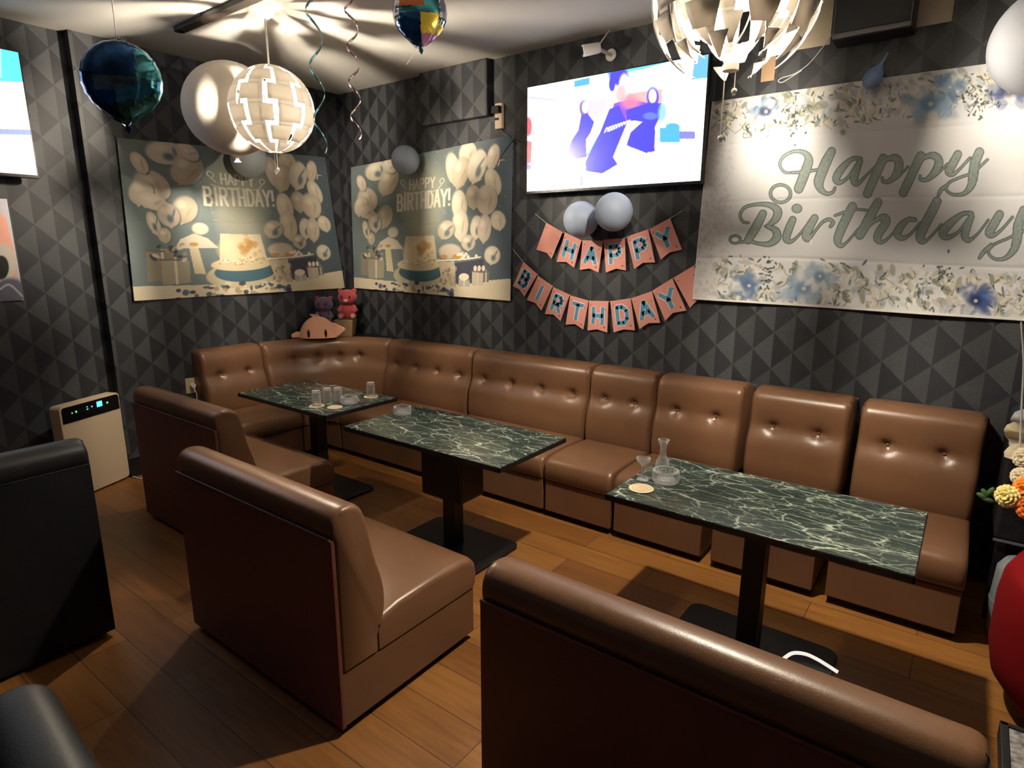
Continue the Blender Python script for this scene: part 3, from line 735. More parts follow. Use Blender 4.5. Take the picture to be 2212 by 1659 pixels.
# big floral banner
def K8(x, y): return (1500 + x / 3.0716, 160 + y / 3.0716)
def big_banner():
    yb = WY - .006
    P00 = hy((1499, 646), yb); P10 = hy((2245, 695), yb); P01 = hy((1540, 221), yb)
    P11 = hy((2285, 118), yb)
    P10[0] = P11[0] = max(P10[0], P11[0])
    def warp(u, v):
        w = .02 + .010 * np.sin(3.2 * u * PI + 1) * np.cos(1.5 * v) + .005 * np.sin(9 * u + 4 * v)
        for v0 in (.22, .5, .78): w = w - .004 * np.exp(-((v - v0 - .01 * np.sin(5 * u)) / .008) ** 2)
        w = w + .006 * np.exp(-(((u - .85) * 3 + (v - .4)) / .08) ** 2)
        return w
    nu, nv = 640, 390
    me, u, v, flat = sheet('banner', P00, P10, P01, P11, nu, nv, warp, (0, -1, 0))
    px, py = project(flat); X8 = (px - 1500) * 3.0716; Y8 = (py - 160) * 3.0716
    cv = Canvas(nu, nv, X8, Y8, lin((224, 225, 228)))
    rs = np.random.RandomState(5)
    gry = lin((196, 192, 184)); grn = lin((128, 132, 110)); dkg = lin((70, 74, 66)); bl = lin((110, 140, 172)); bl2 = lin((150, 174, 196)); nv_ = lin((36, 48, 92)); crm = lin((220, 214, 196)); wh = lin((240, 238, 232))
    # glittery grey edges
    for _ in range(700):
        x = rs.uniform(-20, 150) if rs.rand() < .6 else rs.uniform(0, 260); y = rs.uniform(180, 1500)
        cv.ell(x, y, rs.uniform(6, 18), rs.uniform(5, 12), gry if rs.rand() < .6 else lin((206, 196, 186)), rs.uniform(0, 3), .6, .35)
    top = lambda x: 190 - .115 * x
    bot = lambda x: 1490 + .055 * x
    def foliage(fy, sgn, n, x0, x1, hgt):
        for _ in range(n):
            x = rs.uniform(x0, x1); y = fy(x) + sgn * rs.uniform(5, hgt)
            L = rs.uniform(14, 48); an = rs.uniform(0, PI); c = (crm, gry, grn, wh, crm, lin((160, 162, 146)), lin((180, 190, 196)))[rs.randint(7)]
            cv.ell(x, y, L, L * rs.uniform(.3, .6), c, an, .25, .75)
        for _ in range(n // 3):
            x = rs.uniform(x0, x1); y = fy(x) + sgn * rs.uniform(10, hgt * 1.15)
            an = rs.uniform(0, PI); L = rs.uniform(8, 26)
            cv.ell(x, y, L, L * .32, (dkg, grn, lin((96, 104, 84)), lin((84, 104, 110)))[rs.randint(4)], an, .3, .9)
        for _ in range(n // 5):
            x = rs.uniform(x0, x1); y = fy(x) + sgn * rs.uniform(20, hgt)
            cv.line([(x, y), (x + rs.uniform(-25, 25), y + rs.uniform(15, 45)), (x + rs.uniform(-50, 50), y + rs.uniform(30, 70))], 4, (grn, dkg)[rs.randint(2)])
    foliage(top, 1, 420, 130, 2100, 240); foliage(bot, -1, 420, 150, 2400, 270)
    def flower(x, y, r, c1, c2, c3):
        for k in range(26):
            a = rs.uniform(0, 2 * PI); q = r * rs.uniform(.25, .8)
            cv.ell(x + q * math.cos(a), y + q * math.sin(a) * .85, r * rs.uniform(.25, .45), r * rs.uniform(.16, .28), (c1, c2, c1, wh)[rs.randint(4)] if rs.rand() < .85 else c3, a, .5, .6)
        cv.ell(x, y, r * .35, r * .3, c3, 0, .6, .8); cv.ell(x + r * .05, y + r * .02, r * .09, r * .08, crm, 0, .5, .9)
    flower(475, 250, 115, bl2, bl, nv_); flower(1560, 200, 175, bl2, crm, bl); flower(1690, 90, 120, bl, bl2, bl2)
    flower(2080, 110, 170, lin((50, 70, 120)), lin((70, 92, 140)), nv_)
    flower(365, 1400, 125, bl, lin((90, 124, 160)), lin((84, 112, 150))); flower(720, 1420, 150, bl2, lin((178, 190, 208)), bl); flower(830, 1340, 110, bl2, wh, bl)
    flower(1860, 1500, 140, lin((60, 84, 150)), lin((100, 124, 176)), nv_)
    for (x, y, n) in ((1880, 180, 40), (500, 1310, 26), (1650, 1320, 22), (670, 330, 26)):
        for _ in range(n): cv.ell(x + rs.normal(0, 45), y + rs.normal(0, 55), rs.uniform(6, 16), rs.uniform(4, 9), dkg, rs.uniform(0, 3), .3, .9)
    for x, y in ((990, 390), (1235, 1280)): cv.ell(x, y, 18, 20, lin((140, 144, 104)), 0, .7, .8)
    # brush script
    T = 1.0
    strokes = [
     [(640, 656, 12), (598, 650, 14), (570, 600, 14), (600, 545, 16), (670, 514, 18), (735, 525, 30), (762, 570, 50), (742, 640, 58), (715, 710, 58), (694, 762, 56)],
     [(650, 655, 14), (720, 652, 18), (820, 636, 14)],
     [(915, 514, 50), (880, 580, 62), (850, 650, 62), (828, 715, 60), (840, 765, 40), (880, 794, 22), (920, 785, 16), (936, 756, 14)],
     [(1105, 566, 26), (1050, 566, 24), (985, 625, 44), (945, 690, 46), (962, 722, 28), (1020, 690, 16), (1085, 600, 18)],
     [(1105, 580, 30), (1075, 650, 46), (1062, 705, 46), (1085, 730, 26), (1150, 670, 12), (1200, 620, 12)],
     [(1258, 562, 54), (1222, 640, 54), (1185, 720, 54), (1152, 796, 52)],
     [(1190, 660, 12), (1270, 580, 22), (1335, 560, 44), (1362, 600, 52), (1345, 665, 46), (1300, 712, 28), (1258, 716, 18), (1250, 690, 14)],
     [(1300, 715, 20), (1350, 690, 12), (1420, 620, 12)],
     [(1505, 546, 54), (1465, 630, 54), (1425, 715, 54), (1390, 790, 52)],
     [(1440, 645, 12), (1520, 565, 22), (1590, 545, 44), (1625, 585, 50), (1600, 650, 46), (1550, 700, 28), (1505, 704, 18), (1500, 680, 14)],
     [(1560, 700, 18), (1610, 670, 12), (1680, 600, 12)],
     [(1750, 536, 48), (1715, 600, 52), (1690, 650, 48), (1715, 668, 24), (1760, 635, 14), (1830, 560, 14)],
     [(1892, 520, 54), (1860, 600, 58), (1850, 680, 58), (1835, 745, 44), (1790, 795, 24), (1720, 802, 16), (1672, 770, 14), (1690, 725, 14), (1760, 690, 14), (1850, 655, 14), (1945, 570, 12)],
     [(1620, 808, 14), (1640, 770, 22), (1680, 740, 16)],
     [(365, 988, 12), (330, 980, 14), (312, 935, 14), (345, 885, 16), (430, 864, 20), (510, 872, 34), (556, 910, 50), (540, 965, 44), (490, 1008, 18)],
     [(460, 926, 44), (428, 990, 52), (395, 1050, 52), (362, 1104, 46)],
     [(478, 1010, 14), (540, 1036, 40), (550, 1085, 50), (505, 1126, 34), (440, 1126, 20), (370, 1110, 18), (310, 1118, 12)],
     [(655, 966, 42), (628, 1030, 48), (612, 1090, 44), (640, 1112, 22), (690, 1075, 12), (750, 1000, 12)],
     [(800, 955, 44), (768, 1010, 52), (742, 1070, 50), (755, 1095, 30), (800, 1045, 14), (850, 985, 16), (895, 965, 20), (922, 985, 20), (905, 1012, 18)],
     [(1052, 880, 54), (1010, 960, 56), (972, 1040, 56), (952, 1105, 46), (975, 1140, 24), (1020, 1110, 12), (1090, 1030, 12)],
     [(935, 940, 12), (1000, 918, 16), (1080, 900, 14), (1150, 905, 12)],
     [(1222, 852, 52), (1178, 930, 58), (1135, 1010, 58), (1100, 1070, 54)],
     [(1130, 1040, 14), (1200, 975, 22), (1262, 952, 44), (1275, 985, 52), (1232, 1050, 52), (1218, 1095, 44), (1250, 1115, 22), (1300, 1080, 12), (1350, 1020, 12)],
     [(1468, 968, 24), (1420, 968, 28), (1370, 1015, 46), (1352, 1065, 46), (1385, 1090, 28), (1440, 1060, 14), (1500, 990, 14)],
     [(1612, 846, 54), (1570, 930, 58), (1528, 1010, 58), (1500, 1080, 54), (1520, 1114, 26), (1570, 1080, 12), (1640, 1000, 12)],
     [(1838, 926, 26), (1780, 930, 26), (1700, 990, 48), (1650, 1050, 50), (1675, 1085, 32), (1750, 1050, 16), (1820, 960, 16)],
     [(1840, 945, 32), (1812, 1010, 46), (1795, 1070, 46), (1820, 1104, 26), (1880, 1060, 12), (1950, 970, 12)],
     [(2025, 932, 50), (1985, 1000, 54), (1955, 1055, 50), (1985, 1070, 24), (2040, 1030, 14), (2110, 950, 14)],
     [(2185, 905, 54), (2150, 1000, 60), (2140, 1090, 58), (2118, 1165, 44), (2060, 1222, 24), (1990, 1225, 16), (1950, 1180, 14), (1990, 1130, 14), (2080, 1090, 14), (2200, 1030, 14), (2260, 960, 12)],
     [(1890, 1222, 14), (1920, 1180, 24), (1970, 1130, 16)]]
    rings = [[(575 + 66 * math.cos(a), 794 + 58 * math.sin(a), 15) for a in np.linspace(0, 2 * PI, 17)],
             [(280 + 34 * math.cos(a), 1098 + 25 * math.sin(a), 11) for a in np.linspace(0, 2 * PI, 13)]]
    ol = lin((98, 110, 108)); fill = lin((150, 162, 158))
    allst = strokes + rings
    for st in allst: cv.line([(x, y, w + 8) for x, y, w in st], 0, ol, soft=3, n=5)
    cv.ell(682, 893, 36, 32, ol); 
    for st in allst: cv.line([(x, y, max(3, w - 6)) for x, y, w in st], 0, fill, soft=3, n=5)
    cv.ell(682, 893, 29, 26, fill)
    # glitter speckle in the letters only
    msk = np.flatnonzero(np.abs(cv.C - np.array(fill)).sum(1) < .02)
    cv.C[msk] *= (1 + rs.uniform(-.28, .28, len(msk)))[:, None]
    cv.ell(775, 1118, 8, 22, wh)
    # white hem
    h = np.flatnonzero((v < .012) | (u < .004)); cv.C[h] = lin((236, 234, 230))
    setcol(me, cv.C * .86)
    o = link('happy_birthday_banner', me, None, FABRIC)
    s = o.modifiers.new('s', 'SOLIDIFY'); s.thickness = .0015; s.offset = -1
    tag(o, 'large white and blue floral fabric banner reading Happy Birthday in grey script', 'banner')
big_banner()

# poster at the left edge, abstract shapes only
xl = WX - .085
a = hx((-60, 655), xl); b = hx((52, 649), xl); c = hx((-60, 425), xl); d = hx((14, 426), xl)
d[1] = b[1] = hx((50, 640), xl)[1]; a[1] = c[1] = b[1] - .55
d[2] = c[2] = hx((15, 430), xl)[2]; a[2] = b[2]
me, u, v, flat = sheet('wall_poster', a, b, c, d, 160, 200, None, (1, 0, 0))
px, py = project(flat); cv = Canvas(160, 200, px, py, lin((188, 186, 196)))
cv.poly([(-80, 400), (12, 470), (34, 560), (36, 600), (-80, 600)], lin((226, 160, 140))); cv.ell(0, 570, 34, 45, lin((196, 188, 178))); cv.ell(2, 578, 17, 26, lin((16, 14, 18)))
cv.ell(22, 630, 36, 30, lin((88, 88, 104)), 0, .3); cv.line([(0, 625), (20, 615), (48, 640)], 4, lin((160, 160, 170)))
setcol(me, cv.C); o = link('wall_poster', me, None, PAPER); o.location.x += .004
s = o.modifiers.new('s', 'SOLIDIFY'); s.thickness = .002; s.offset = -1
tag(o, 'pale poster with peach, cream and black round shapes at left edge below the television', 'poster')

# ------------------------------------------------------------------ televisions
def tv(label, P00, P10, P01, P11, nrm, paint, pw, frame_m=BLK_PLASTIC, th=.05, lower=.018):
    t = thing('television', label, 'television')
    n = Vector(nrm)
    e1 = (Vector(P10) - Vector(P00)).normalized(); e2 = Vector((0, 0, 1))
    w = (Vector(P10) - Vector(P00)).length; h = P01[2] - P00[2]; c = (Vector(P00) + Vector(P11)) / 2
    M = Matrix((( *e1,), (*e2,), (*n,))).transposed().to_4x4(); 
    bm = B(); box(bm, c - n * (th / 2 + .001) - Vector((0, 0, lower / 2 - .003)), (w + .02, h + .012 + lower, th), M)
    fr = obj('frame', bm, frame_m, t, bevel=.004)
    bm = B(); box(bm, c - n * (th + .03), (w * .3, h * .4, .06), M); obj('wall_bracket', bm, BLK_METAL, t)
    me, u, v, flat = sheet('screen', P00, P10, P01, P11, 400, 230, None, nrm)
    px, py = project(flat); cv = Canvas(400, 230, px, py, (1, 1, 1)); paint(cv); bright = (cv.C.min(1) > .84)[:, None]; setcol(me, np.where(bright, cv.C, cv.C / 2.4 * 1.1))
    link('screen', me, t, pw)
    bm = B(); box(bm, c - Vector((0, 0, h / 2 + lower / 2 + .002)) + n * .0005, (.03, .006, .002), M); obj('maker_badge', bm, CHROME, t)
    return t
def K3(P): return [(1000 + x / 3.95, y / 3.95) for x, y in P]
def paint_tv(cv):
    cv.C[:] = (.93, .93, 1.)
    bl = (.10, .09, .85); cy = (.12, .55, .85); pk = (1, .62, .7); rd = (1, .16, .2)
    def P(pts, c, al=1.): cv.poly(K3(pts), c, al)
    def E(x, y, rx, ry, c, an=0, so=.3, al=1.): cv.ell(1000 + x / 3.95, y / 3.95, rx / 3.95, ry / 3.95, c, an, so, al)
    P([(1230, 590), (1700, 470), (2110, 370), (2110, 430), (1500, 600), (1230, 640)], (.2, .75, .95)); P([(950, 690), (1080, 660), (1080, 720), (950, 745)], cy)
    P([(1990, 440), (2100, 400), (2110, 660), (1950, 680)], cy, .9)
    P([(555, 820), (820, 850), (820, 865), (555, 840)], (.7, .68, .95)); P([(690, 710), (820, 740), (815, 752), (690, 725)], (.7, .68, .95))
    P([(960, 870), (1230, 840), (1200, 1000), (1080, 1010)], (1, .72, .82), .8); E(640, 930, 60, 60, (.86, .86, .97)); P([(705, 870), (840, 850), (840, 1200), (705, 1190)], (.97, .95, 1))
    P([(1390, 800), (1700, 760), (1700, 900), (1400, 930)], (1, .45, .42), .8); E(560, 1080, 28, 80, rd); P([(545, 1200), (590, 1210), (580, 1390), (545, 1390)], rd); E(560, 1420, 24, 30, (.4, .3, .9))
    P([(560, 1390), (880, 1320), (880, 1330), (560, 1405)], (.75, .75, .95)); P([(1720, 1190), (2030, 1200), (2030, 1500), (1700, 1400)], (1, .85, .93), .7)
    P([(1680, 1090), (1850, 1090), (1850, 1215), (1680, 1215)], cy); E(1790, 1080, 60, 30, cy); P([(1850, 1120), (1980, 1120), (1980, 1185), (1850, 1185)], (.3, .3, .8))
    # centre dancer
    P([(1190, 1100), (1290, 1090), (1130, 1340), (1050, 1330)], (.1, .75, .95), .8)
    E(1330, 650, 82, 78, bl); E(1272, 720, 26, 60, bl); E(1378, 730, 46, 100, (1, .86, .86)); E(1345, 800, 40, 70, (1, .5, .5), .2, .6, .7)
    P([(1290, 880), (1420, 850), (1600, 880), (1560, 1010), (1400, 1040), (1240, 1050)], (.38, .12, .8)); E(1430, 870, 80, 60, (.95, .3, .45), 0, .7, .8)
    P([(1250, 930), (1330, 900), (1400, 1050), (1350, 1170), (1280, 1340), (1320, 1400), (1190, 1480), (1050, 1460), (1045, 1380), (1170, 1130)], bl)
    for k in range(9): cv.line(K3([(1210 + k * 24, 1130 - k * 10), (1230 + k * 24, 1090 - k * 8), (1250 + k * 22, 1120 - k * 10)]), 2.4, (.9, .9, 1))
    cv.line(K3([(1040, 1460), (1200, 1485), (1320, 1410)]), 3, (.8, .82, .95))
    # right dancer
    E(1620, 830, 52, 85, bl); E(1618, 820, 34, 60, (.97, .93, .97)); P([(1390, 940), (1580, 880), (1690, 880), (1680, 1000), (1640, 1080), (1635, 1290), (1560, 1305), (1395, 1240), (1430, 1130), (1530, 1040), (1400, 1020)], bl)
    E(1700, 960, 34, 80, (.3, .7, .95), .1, .6, .8); cv.line(K3([(1395, 1240), (1550, 1310), (1640, 1290)]), 2, (.7, .7, .95)); E(1600, 990, 60, 30, (.2, .3, .9), 0, .5, .8)
    # left dancer
    E(1035, 925, 40, 70, (.3, .18, .5)); E(1045, 915, 30, 52, (.98, .93, .97)); P([(1010, 980), (1060, 965), (1120, 1040), (1090, 1130), (1050, 1190), (1055, 1340), (980, 1355), (890, 1315), (925, 1200), (985, 1110)], bl)
    cv.line(K3([(1010, 1510), (1015, 1580)]), 4, (.4, .35, .7)); cv.line(K3([(825, 1520), (780, 1590)]), 7, (.7, .68, .95))
def emis(name, st):
    m = mat(name, (0, 0, 0), .25, attr='print', emit=(1, 1, 1), estr=st); return m
yt = WY - .10
a = hy((1138, 416), yt); b = hy((1514, 387), yt); c = hy((1140, 184), yt); d = hy((1529, 124), yt)
xa, xb = (a[0] + c[0]) / 2, (b[0] + d[0]) / 2; za, zb = (a[2] + b[2]) / 2, (c[2] + d[2]) / 2
tv('wall mounted television showing dancers in blue dresses on a bright screen', (xa, yt, za), (xb, yt, za), (xa, yt, zb), (xb, yt, zb), (0, -1, 0), paint_tv, emis('tv screen', TV_PWR))
def paint_tvl(cv):
    Z = cv.Y; X = cv.X
    cv.C[:] = (.86, .89, 1.)
    cv.poly([(-300, 60), (60, 90), (60, 178), (-300, 160)], (.10, .62, .85)); cv.poly([(-300, 60), (2, 80), (4, 168), (-300, 150)], (.35, .75, .9))
    cv.poly([(-300, 270), (70, 280), (70, 292), (-300, 284)], (.3, .35, .85)); cv.poly([(-300, 292), (50, 294), (80, 302), (-300, 300)], (1, .8, .9)); cv.poly([(-300, 340), (80, 352), (85, 380), (-300, 372)], (1, .78, .92))
xt = WX + .06
a = hx((82, 379), xt); d = hx((38, 113), xt); yr = (a[1] + d[1]) / 2
tv('bright wall television cut off by the left edge, mostly white and cyan screen', (xt, yr - 1.35, a[2]), (xt, yr, a[2]), (xt, yr - 1.35, d[2]), (xt, yr, d[2]), (1, 0, 0), paint_tvl, emis('tv screen left', TVL_PWR))

# ------------------------------------------------------------------ bunting
PINK = mat('salmon card', (.68, .29, .24), .6); BLUE_L = mat('blue letter print', (.09, .28, .46), .6); WHITE_L = mat('white letter edge', (.8, .74, .72), .6); STRING = mat('white string', (.6, .6, .6), .7); DOT = mat('dark red dot print', (.25, .05, .05), .6)
def K7(p): return (1080 + p[0] / 3.95, 400 + p[1] / 3.95)
def letter_mesh(bm, ch, q, hw, dy):
    """stroke letter as flat bars in the pennant plane"""
    for st in LET[ch]:
        for a, b in zip(st, st[1:]):
            A, Bp = np.array(q(*a)), np.array(q(*b)); d = Bp - A; L = np.linalg.norm(d)
            if L < 1e-6: d = np.array([0, 1e-4]); L = 1e-4
            d = d / L; n = np.array([-d[1], d[0]])
            A2, B2 = A - d * hw * .35, Bp + d * hw * .35
            pts = [A2 + n * hw, B2 + n * hw, B2 - n * hw, A2 - n * hw]
            f0 = [bm.verts.new((p[0], dy, p[1])) for p in pts]; f1 = [bm.verts.new((p[0], dy - .0006, p[1])) for p in pts]
            bm.faces.new(f0); bm.faces.new(f1[::-1])
            for i in range(4): j = (i + 1) % 4; bm.faces.new((f0[i], f0[j], f1[j], f1[i]))
def bunting(label, rows, word, ends, name='birthday_bunting'):
    t = thing(name, label, 'bunting')
    yw = WY - .02; sp = []
    for (TL, TR, BR, NO, BL), ch in zip(rows, word):
        P = [hy(K7(p), yw) for p in (TL, TR, BR, NO, BL)]; P2 = [np.array((p[0], p[2])) for p in P]
        sp += [P[0], P[1]]
        bm = B(); f0 = [bm.verts.new((p[0], yw, p[1])) for p in P2]; f1 = [bm.verts.new((p[0], yw + .0015, p[1])) for p in P2]
        for ff in (f0, f1):
            bm.faces.new((ff[0], ff[1], ff[2], ff[3])); bm.faces.new((ff[0], ff[3], ff[4]))
        for i in range(5): j = (i + 1) % 5; bm.faces.new((f0[i], f0[j], f1[j], f1[i]))
        pn = obj('pennant', bm, PINK, t, sm=False)
        tl, tr, br, no, bl = P2
        def q(a, b):
            u = .22 + .56 * a; v = .26 + .52 * b
            return (1 - u) * ((1 - v) * bl + v * tl) + u * ((1 - v) * br + v * tr)
        if ch != ' ':
            bm = B(); letter_mesh(bm, ch, q, .0205, yw - .0008); obj('letter_outline', bm, WHITE_L, pn, sm=False)
            bm = B(); letter_mesh(bm, ch, q, .0145, yw - .0018); obj('letter', bm, BLUE_L, pn, sm=False)
        bm = B()
        for (a, b, r) in ((1.1, -.2, .006), (-.2, 1.15, .004), (1.15, .9, .004)):
            c = q(a, b); cyl(bm, (c[0], yw - .0022, c[1]), (c[0], yw, c[1]), r, n=10)
        obj('dot_print', bm, DOT, pn)
    e0, e1 = [hy(K7(p), WY - .012) for p in ends]
    pts = [e0] + [(p[0], yw + .002, p[2] - .003) for p in sp] + [e1]
    obj('string', tube(B(), pts, .0016, 6), STRING, t)
    return t
R1 = [((395, 320), (535, 400), (440, 628), (400, 578), (310, 550)), ((555, 402), (695, 470), (632, 705), (565, 655), (482, 655)),
      ((705, 470), (880, 475), (840, 745), (765, 712), (680, 722)), ((885, 465), (1065, 450), (1075, 728), (990, 712), (903, 745)),
      ((1080, 440), (1265, 375), (1322, 660), (1220, 662), (1145, 715)), ((1275, 375), (1450, 280), (1553, 550), (1445, 575), (1372, 635))]
R2 = [((200, 655), (320, 760), (208, 950), (165, 888), (110, 860)), ((325, 775), (450, 860), (352, 1070), (300, 1003), (228, 980)),
      ((455, 870), (595, 935), (515, 1160), (455, 1103), (382, 1100)), ((600, 940), (755, 985), (710, 1232), (640, 1185), (560, 1190)),
      ((760, 985), (925, 990), (915, 1258), (830, 1230), (747, 1240)), ((940, 990), (1115, 965), (1152, 1240), (1060, 1230), (970, 1255)),
      ((1120, 965), (1295, 905), (1367, 1175), (1265, 1178), (1190, 1228)), ((1300, 900), (1470, 795), (1590, 1070), (1475, 1090), (1410, 1157)),
      ((1480, 790), (1655, 685), (1730, 940), (1680, 985), (1620, 1047))]
bunting('upper salmon pink pennant bunting spelling HAPPY in blue letters', R1, ' HAPPY', ((300, 245), (1560, 215)))
bunting('lower salmon pink pennant bunting spelling BIRTHDAY in blue letters', R2, 'BIRTHDAY ', ((110, 545), (1700, 655)))

# ------------------------------------------------------------------ pendant lamps
PETAL = mat('ribbed lamp plastic', (.62, .58, .52), .45)
def translucent(m, w):
    nt = m.node_tree; b = nt.nodes['Principled BSDF']; out = nt.nodes['Material Output']
    tr = nt.nodes.new('ShaderNodeBsdfTranslucent'); tr.inputs[0].default_value = b.inputs['Base Color'].default_value
    mx = nt.nodes.new('ShaderNodeMixShader'); mx.inputs[0].default_value = w
    nt.links.new(b.outputs[0], mx.inputs[1]); nt.links.new(tr.outputs[0], mx.inputs[2]); nt.links.new(mx.outputs[0], out.inputs[0])
translucent(PETAL, .14)
PETAL_W = mat('white lamp plastic', (.85, .82, .76), .5)
BULB = mat('lit bulb a', (1, 1, 1), .5, emit=(1., .87, .68), estr=BULB_A)
def step(ph, rows, d, lo, hi):
    k = int((ph - lo) / (hi - lo) * rows); return d if k % 2 else -d
def petals(parent, R, n, rows, d, lo, hi, gap, g, m, th=.003, off=0., zs=1., w=1., name='petal', taper=0.):
    W_ = 2 * PI / n
    crit = sorted({lo, hi} | {lo + (hi - lo) * k / rows + s * g for k in range(1, rows) for s in (-1, 1)})
    phs = []
    for a, b in zip(crit, crit[1:]): phs.append((a + 1e-4, b - 1e-4, (a + b) / 2))
    for k in range(n):
        bm = B()
        for a, b, mid in phs:
            sv = [step(min(hi - 1e-3, max(lo + 1e-3, mid + q)), rows, d, lo, hi) for q in (-g * 1.01, 0, g * 1.01)]
            c0 = off + k * W_
            L = c0 + max(sv) + gap / 2; Rr = c0 + W_ * w + min(sv) - gap / 2
            ns, nr = 5, 3
            G = [[None] * (ns + 1) for _ in range(nr + 1)]
            for i in range(nr + 1):
                ph = a + (b - a) * i / nr
                tp = taper * max(0, (ph - 1.5) / (hi - 1.5)) ** 2 * (1 if k % 2 else .8)
                for j in range(ns + 1):
                    tt = (L + tp * (1.2 if k % 2 else .7)) + (Rr - L - 1.9 * tp) * j / ns
                    G[i][j] = bm.verts.new((R * math.sin(ph) * math.cos(tt), R * math.sin(ph) * math.sin(tt), R * zs * math.cos(ph)))
            for i in range(nr):
                for j in range(ns): bm.faces.new((G[i][j], G[i][j + 1], G[i + 1][j + 1], G[i + 1][j]))
        bmesh.ops.remove_doubles(bm, verts=bm.verts, dist=.0008)
        o = obj(name, bm, m, parent, angle=60)
        s = o.modifiers.new('s', 'SOLIDIFY'); s.thickness = th; s.offset = 0
def lamp(label, c, ztop, opened, bulbm):
    t = thing('pendant_lamp', label, 'pendant lamp', c, group='slatted globe pendant lamps')
    cord_top = CEIL - c[2]
    if opened:
        petals(t, .305, 9, 6, .10, .42, 2.55, .14, .03, PETAL, .005, off=.25, w=.92, taper=.30)
        petals(t, .225, 9, 4, .08, .5, 2.6, .22, .03, PETAL_W, .004, off=.05 + PI / 9, name='inner_petal', taper=.22)
    else:
        petals(t, .258, 9, 6, .11, .16, 2.98, .10, .045, PETAL, .003, off=.1)
    R = .19 if opened else .25
    bm = B()
    for k in range(6):
        a = 2 * PI * k / 6 + .2; R0 = R * .94
        tube(bm, [(R0 * math.sin(p) * math.cos(a), R0 * math.sin(p) * math.sin(a), R0 * math.cos(p)) for p in np.linspace(.1, 3.04, 22)], .0035, 6)
    obj('rib_frame', bm, PETAL_W, t)
    obj('socket', cyl(B(), (0, 0, .06), (0, 0, .26), .022), PETAL_W, t); obj('bottom_cap', cyl(B(), (0, 0, -.262), (0, 0, -.24), .03), PETAL_W, t)
    bm = B(); sph(bm, (0, 0, 0), .042, 20, (1, 1, 1.25)); cyl(bm, (0, 0, .045), (0, 0, .065), .02); obj('bulb', bm, bulbm, t)
    bm = B(); cyl(bm, (0, 0, .2), (0, 0, cord_top - .05), .006, n=10); obj('cord', bm, PETAL_W, t)
    bm = B(); lathe(bm, [(0, -.075), (.02, -.074), (.045, -.055), (.062, -.03), (.068, 0), (0, 0)], 32, Matrix.Translation((0, 0, cord_top))); obj('ceiling_canopy', bm, PETAL_W, t)
    L2 = [(.012, -.36), (-.012, -.375)] if not opened else [(.02, -.335), (-.02, -.50)]
    for x, z in L2:
        s = obj('pull_string', tube(B(), [(x, 0, -.2), (x, 0, z)], .0022, 6), PETAL_W, t)
        bm = B(); sph(bm, (x, 0, z), .011, 14, (1, 1, 1)); cyl(bm, (x, 0, z - .016), (x, 0, z - .006), .006); obj('pull_knob', bm, PETAL_W, s)
    return t
LA = dep((588, 237), 3.886); LB = dep((1590, -12), 2.27)
lamp('slatted globe pendant lamp, closed and glowing, hanging over the far tables', tuple(LA), CEIL, False, BULB)
lamp('opened slatted globe pendant lamp with spread petals at top, in front of the television corner', tuple(LB), CEIL, True, mat('lit bulb b', (1, 1, 1), .5, emit=(1., .88, .70), estr=BULB_B))

# dark rail on the ceiling
t = thing('ceiling_track', 'straight dark rail mounted on the ceiling beside the glowing globe lamp canopy', 'track rail')
BLADE = mat('dark rail metal', (.018, .013, .012), .45)
a = hz((388, 68), CEIL - .03)
bm = B(); box(bm, (a[0] + 1.0, a[1], CEIL - .018), (2.0, .07, .03)); cyl(bm, (a[0], a[1], CEIL - .033), (a[0], a[1], CEIL - .003), .035, n=24)
obj('rail', bm, BLADE, t, bevel=.004)
for q in (.35, 1.6):
    obj('mounting_clip', bx((a[0] + q - .02, a[1] - .042, CEIL - .012), (a[0] + q + .02, a[1] + .042, CEIL)), BLK_METAL, t)

# ------------------------------------------------------------------ balloons
def latex(name, label, c, r, m, rot=(0, 0, 0), neck=True, grp=None, el=1.08):
    prof = [(0, r * el)]
    for k in range(1, 24):
        a = PI * k / 24; rr = r * math.sin(a); z = r * el * math.cos(a)
        if a > 2.2: rr *= 1 - .10 * (a - 2.2) / .94
        prof.append((rr, z))
    prof += [(r * .10, -r * el * 1.0), (r * .045, -r * el * 1.05), (r * .04, -r * el * 1.09), (r * .085, -r * el * 1.14), (0, -r * el * 1.12)]
    bm = B(); lathe(bm, prof, 40); o = obj(name, bm, m, angle=70); o.location = c; o.rotation_euler = rot
    return tag(o, label, 'balloon', grp)
LW = mat('white latex', (.52, .47, .42), .75, spec=.15); LB_ = mat('pale blue latex', (.30, .36, .47), .5); LG = mat('grey blue latex', (.40, .43, .44), .45); LD = mat('dusty blue latex', (.16, .24, .42), .5)
c = dep((499, 236), 4.35); latex('large_balloon', 'very large cream white balloon behind the glowing globe lamp', c, .318, LW, (.1, .1, 0), el=.98)
c = hx((538, 345), WX + .19); latex('round_balloon', 'small grey balloon on the left backdrop just below the large white balloon', c, .145, LG, (1.4, 0, .8), el=1.02)
c = hy((876, 346), WY - .17); latex('round_balloon', 'pale blue balloon stuck at top of the backdrop near the room corner', c, .122, LB_, (1.35, 0, 0), el=1.02)
c = hy((1255, 474), WY - .16); latex('round_balloon', 'left one of two pale blue balloons under the television, behind the other', c, .128, LB_, (1.3, 0, -.3), el=1.0)
c = hy((1326, 458), WY - .30); latex('round_balloon', 'right, front one of two pale blue balloons under the television', c, .127, LB_, (1.3, 0, .3), el=1.03)
c = dep((2262, 88), 2.7); latex('large_balloon', 'large white balloon cut off at the top right corner', c, .215, mat('white latex cool', (.36, .38, .43), .5), (.1, 0, 0), el=1.05)
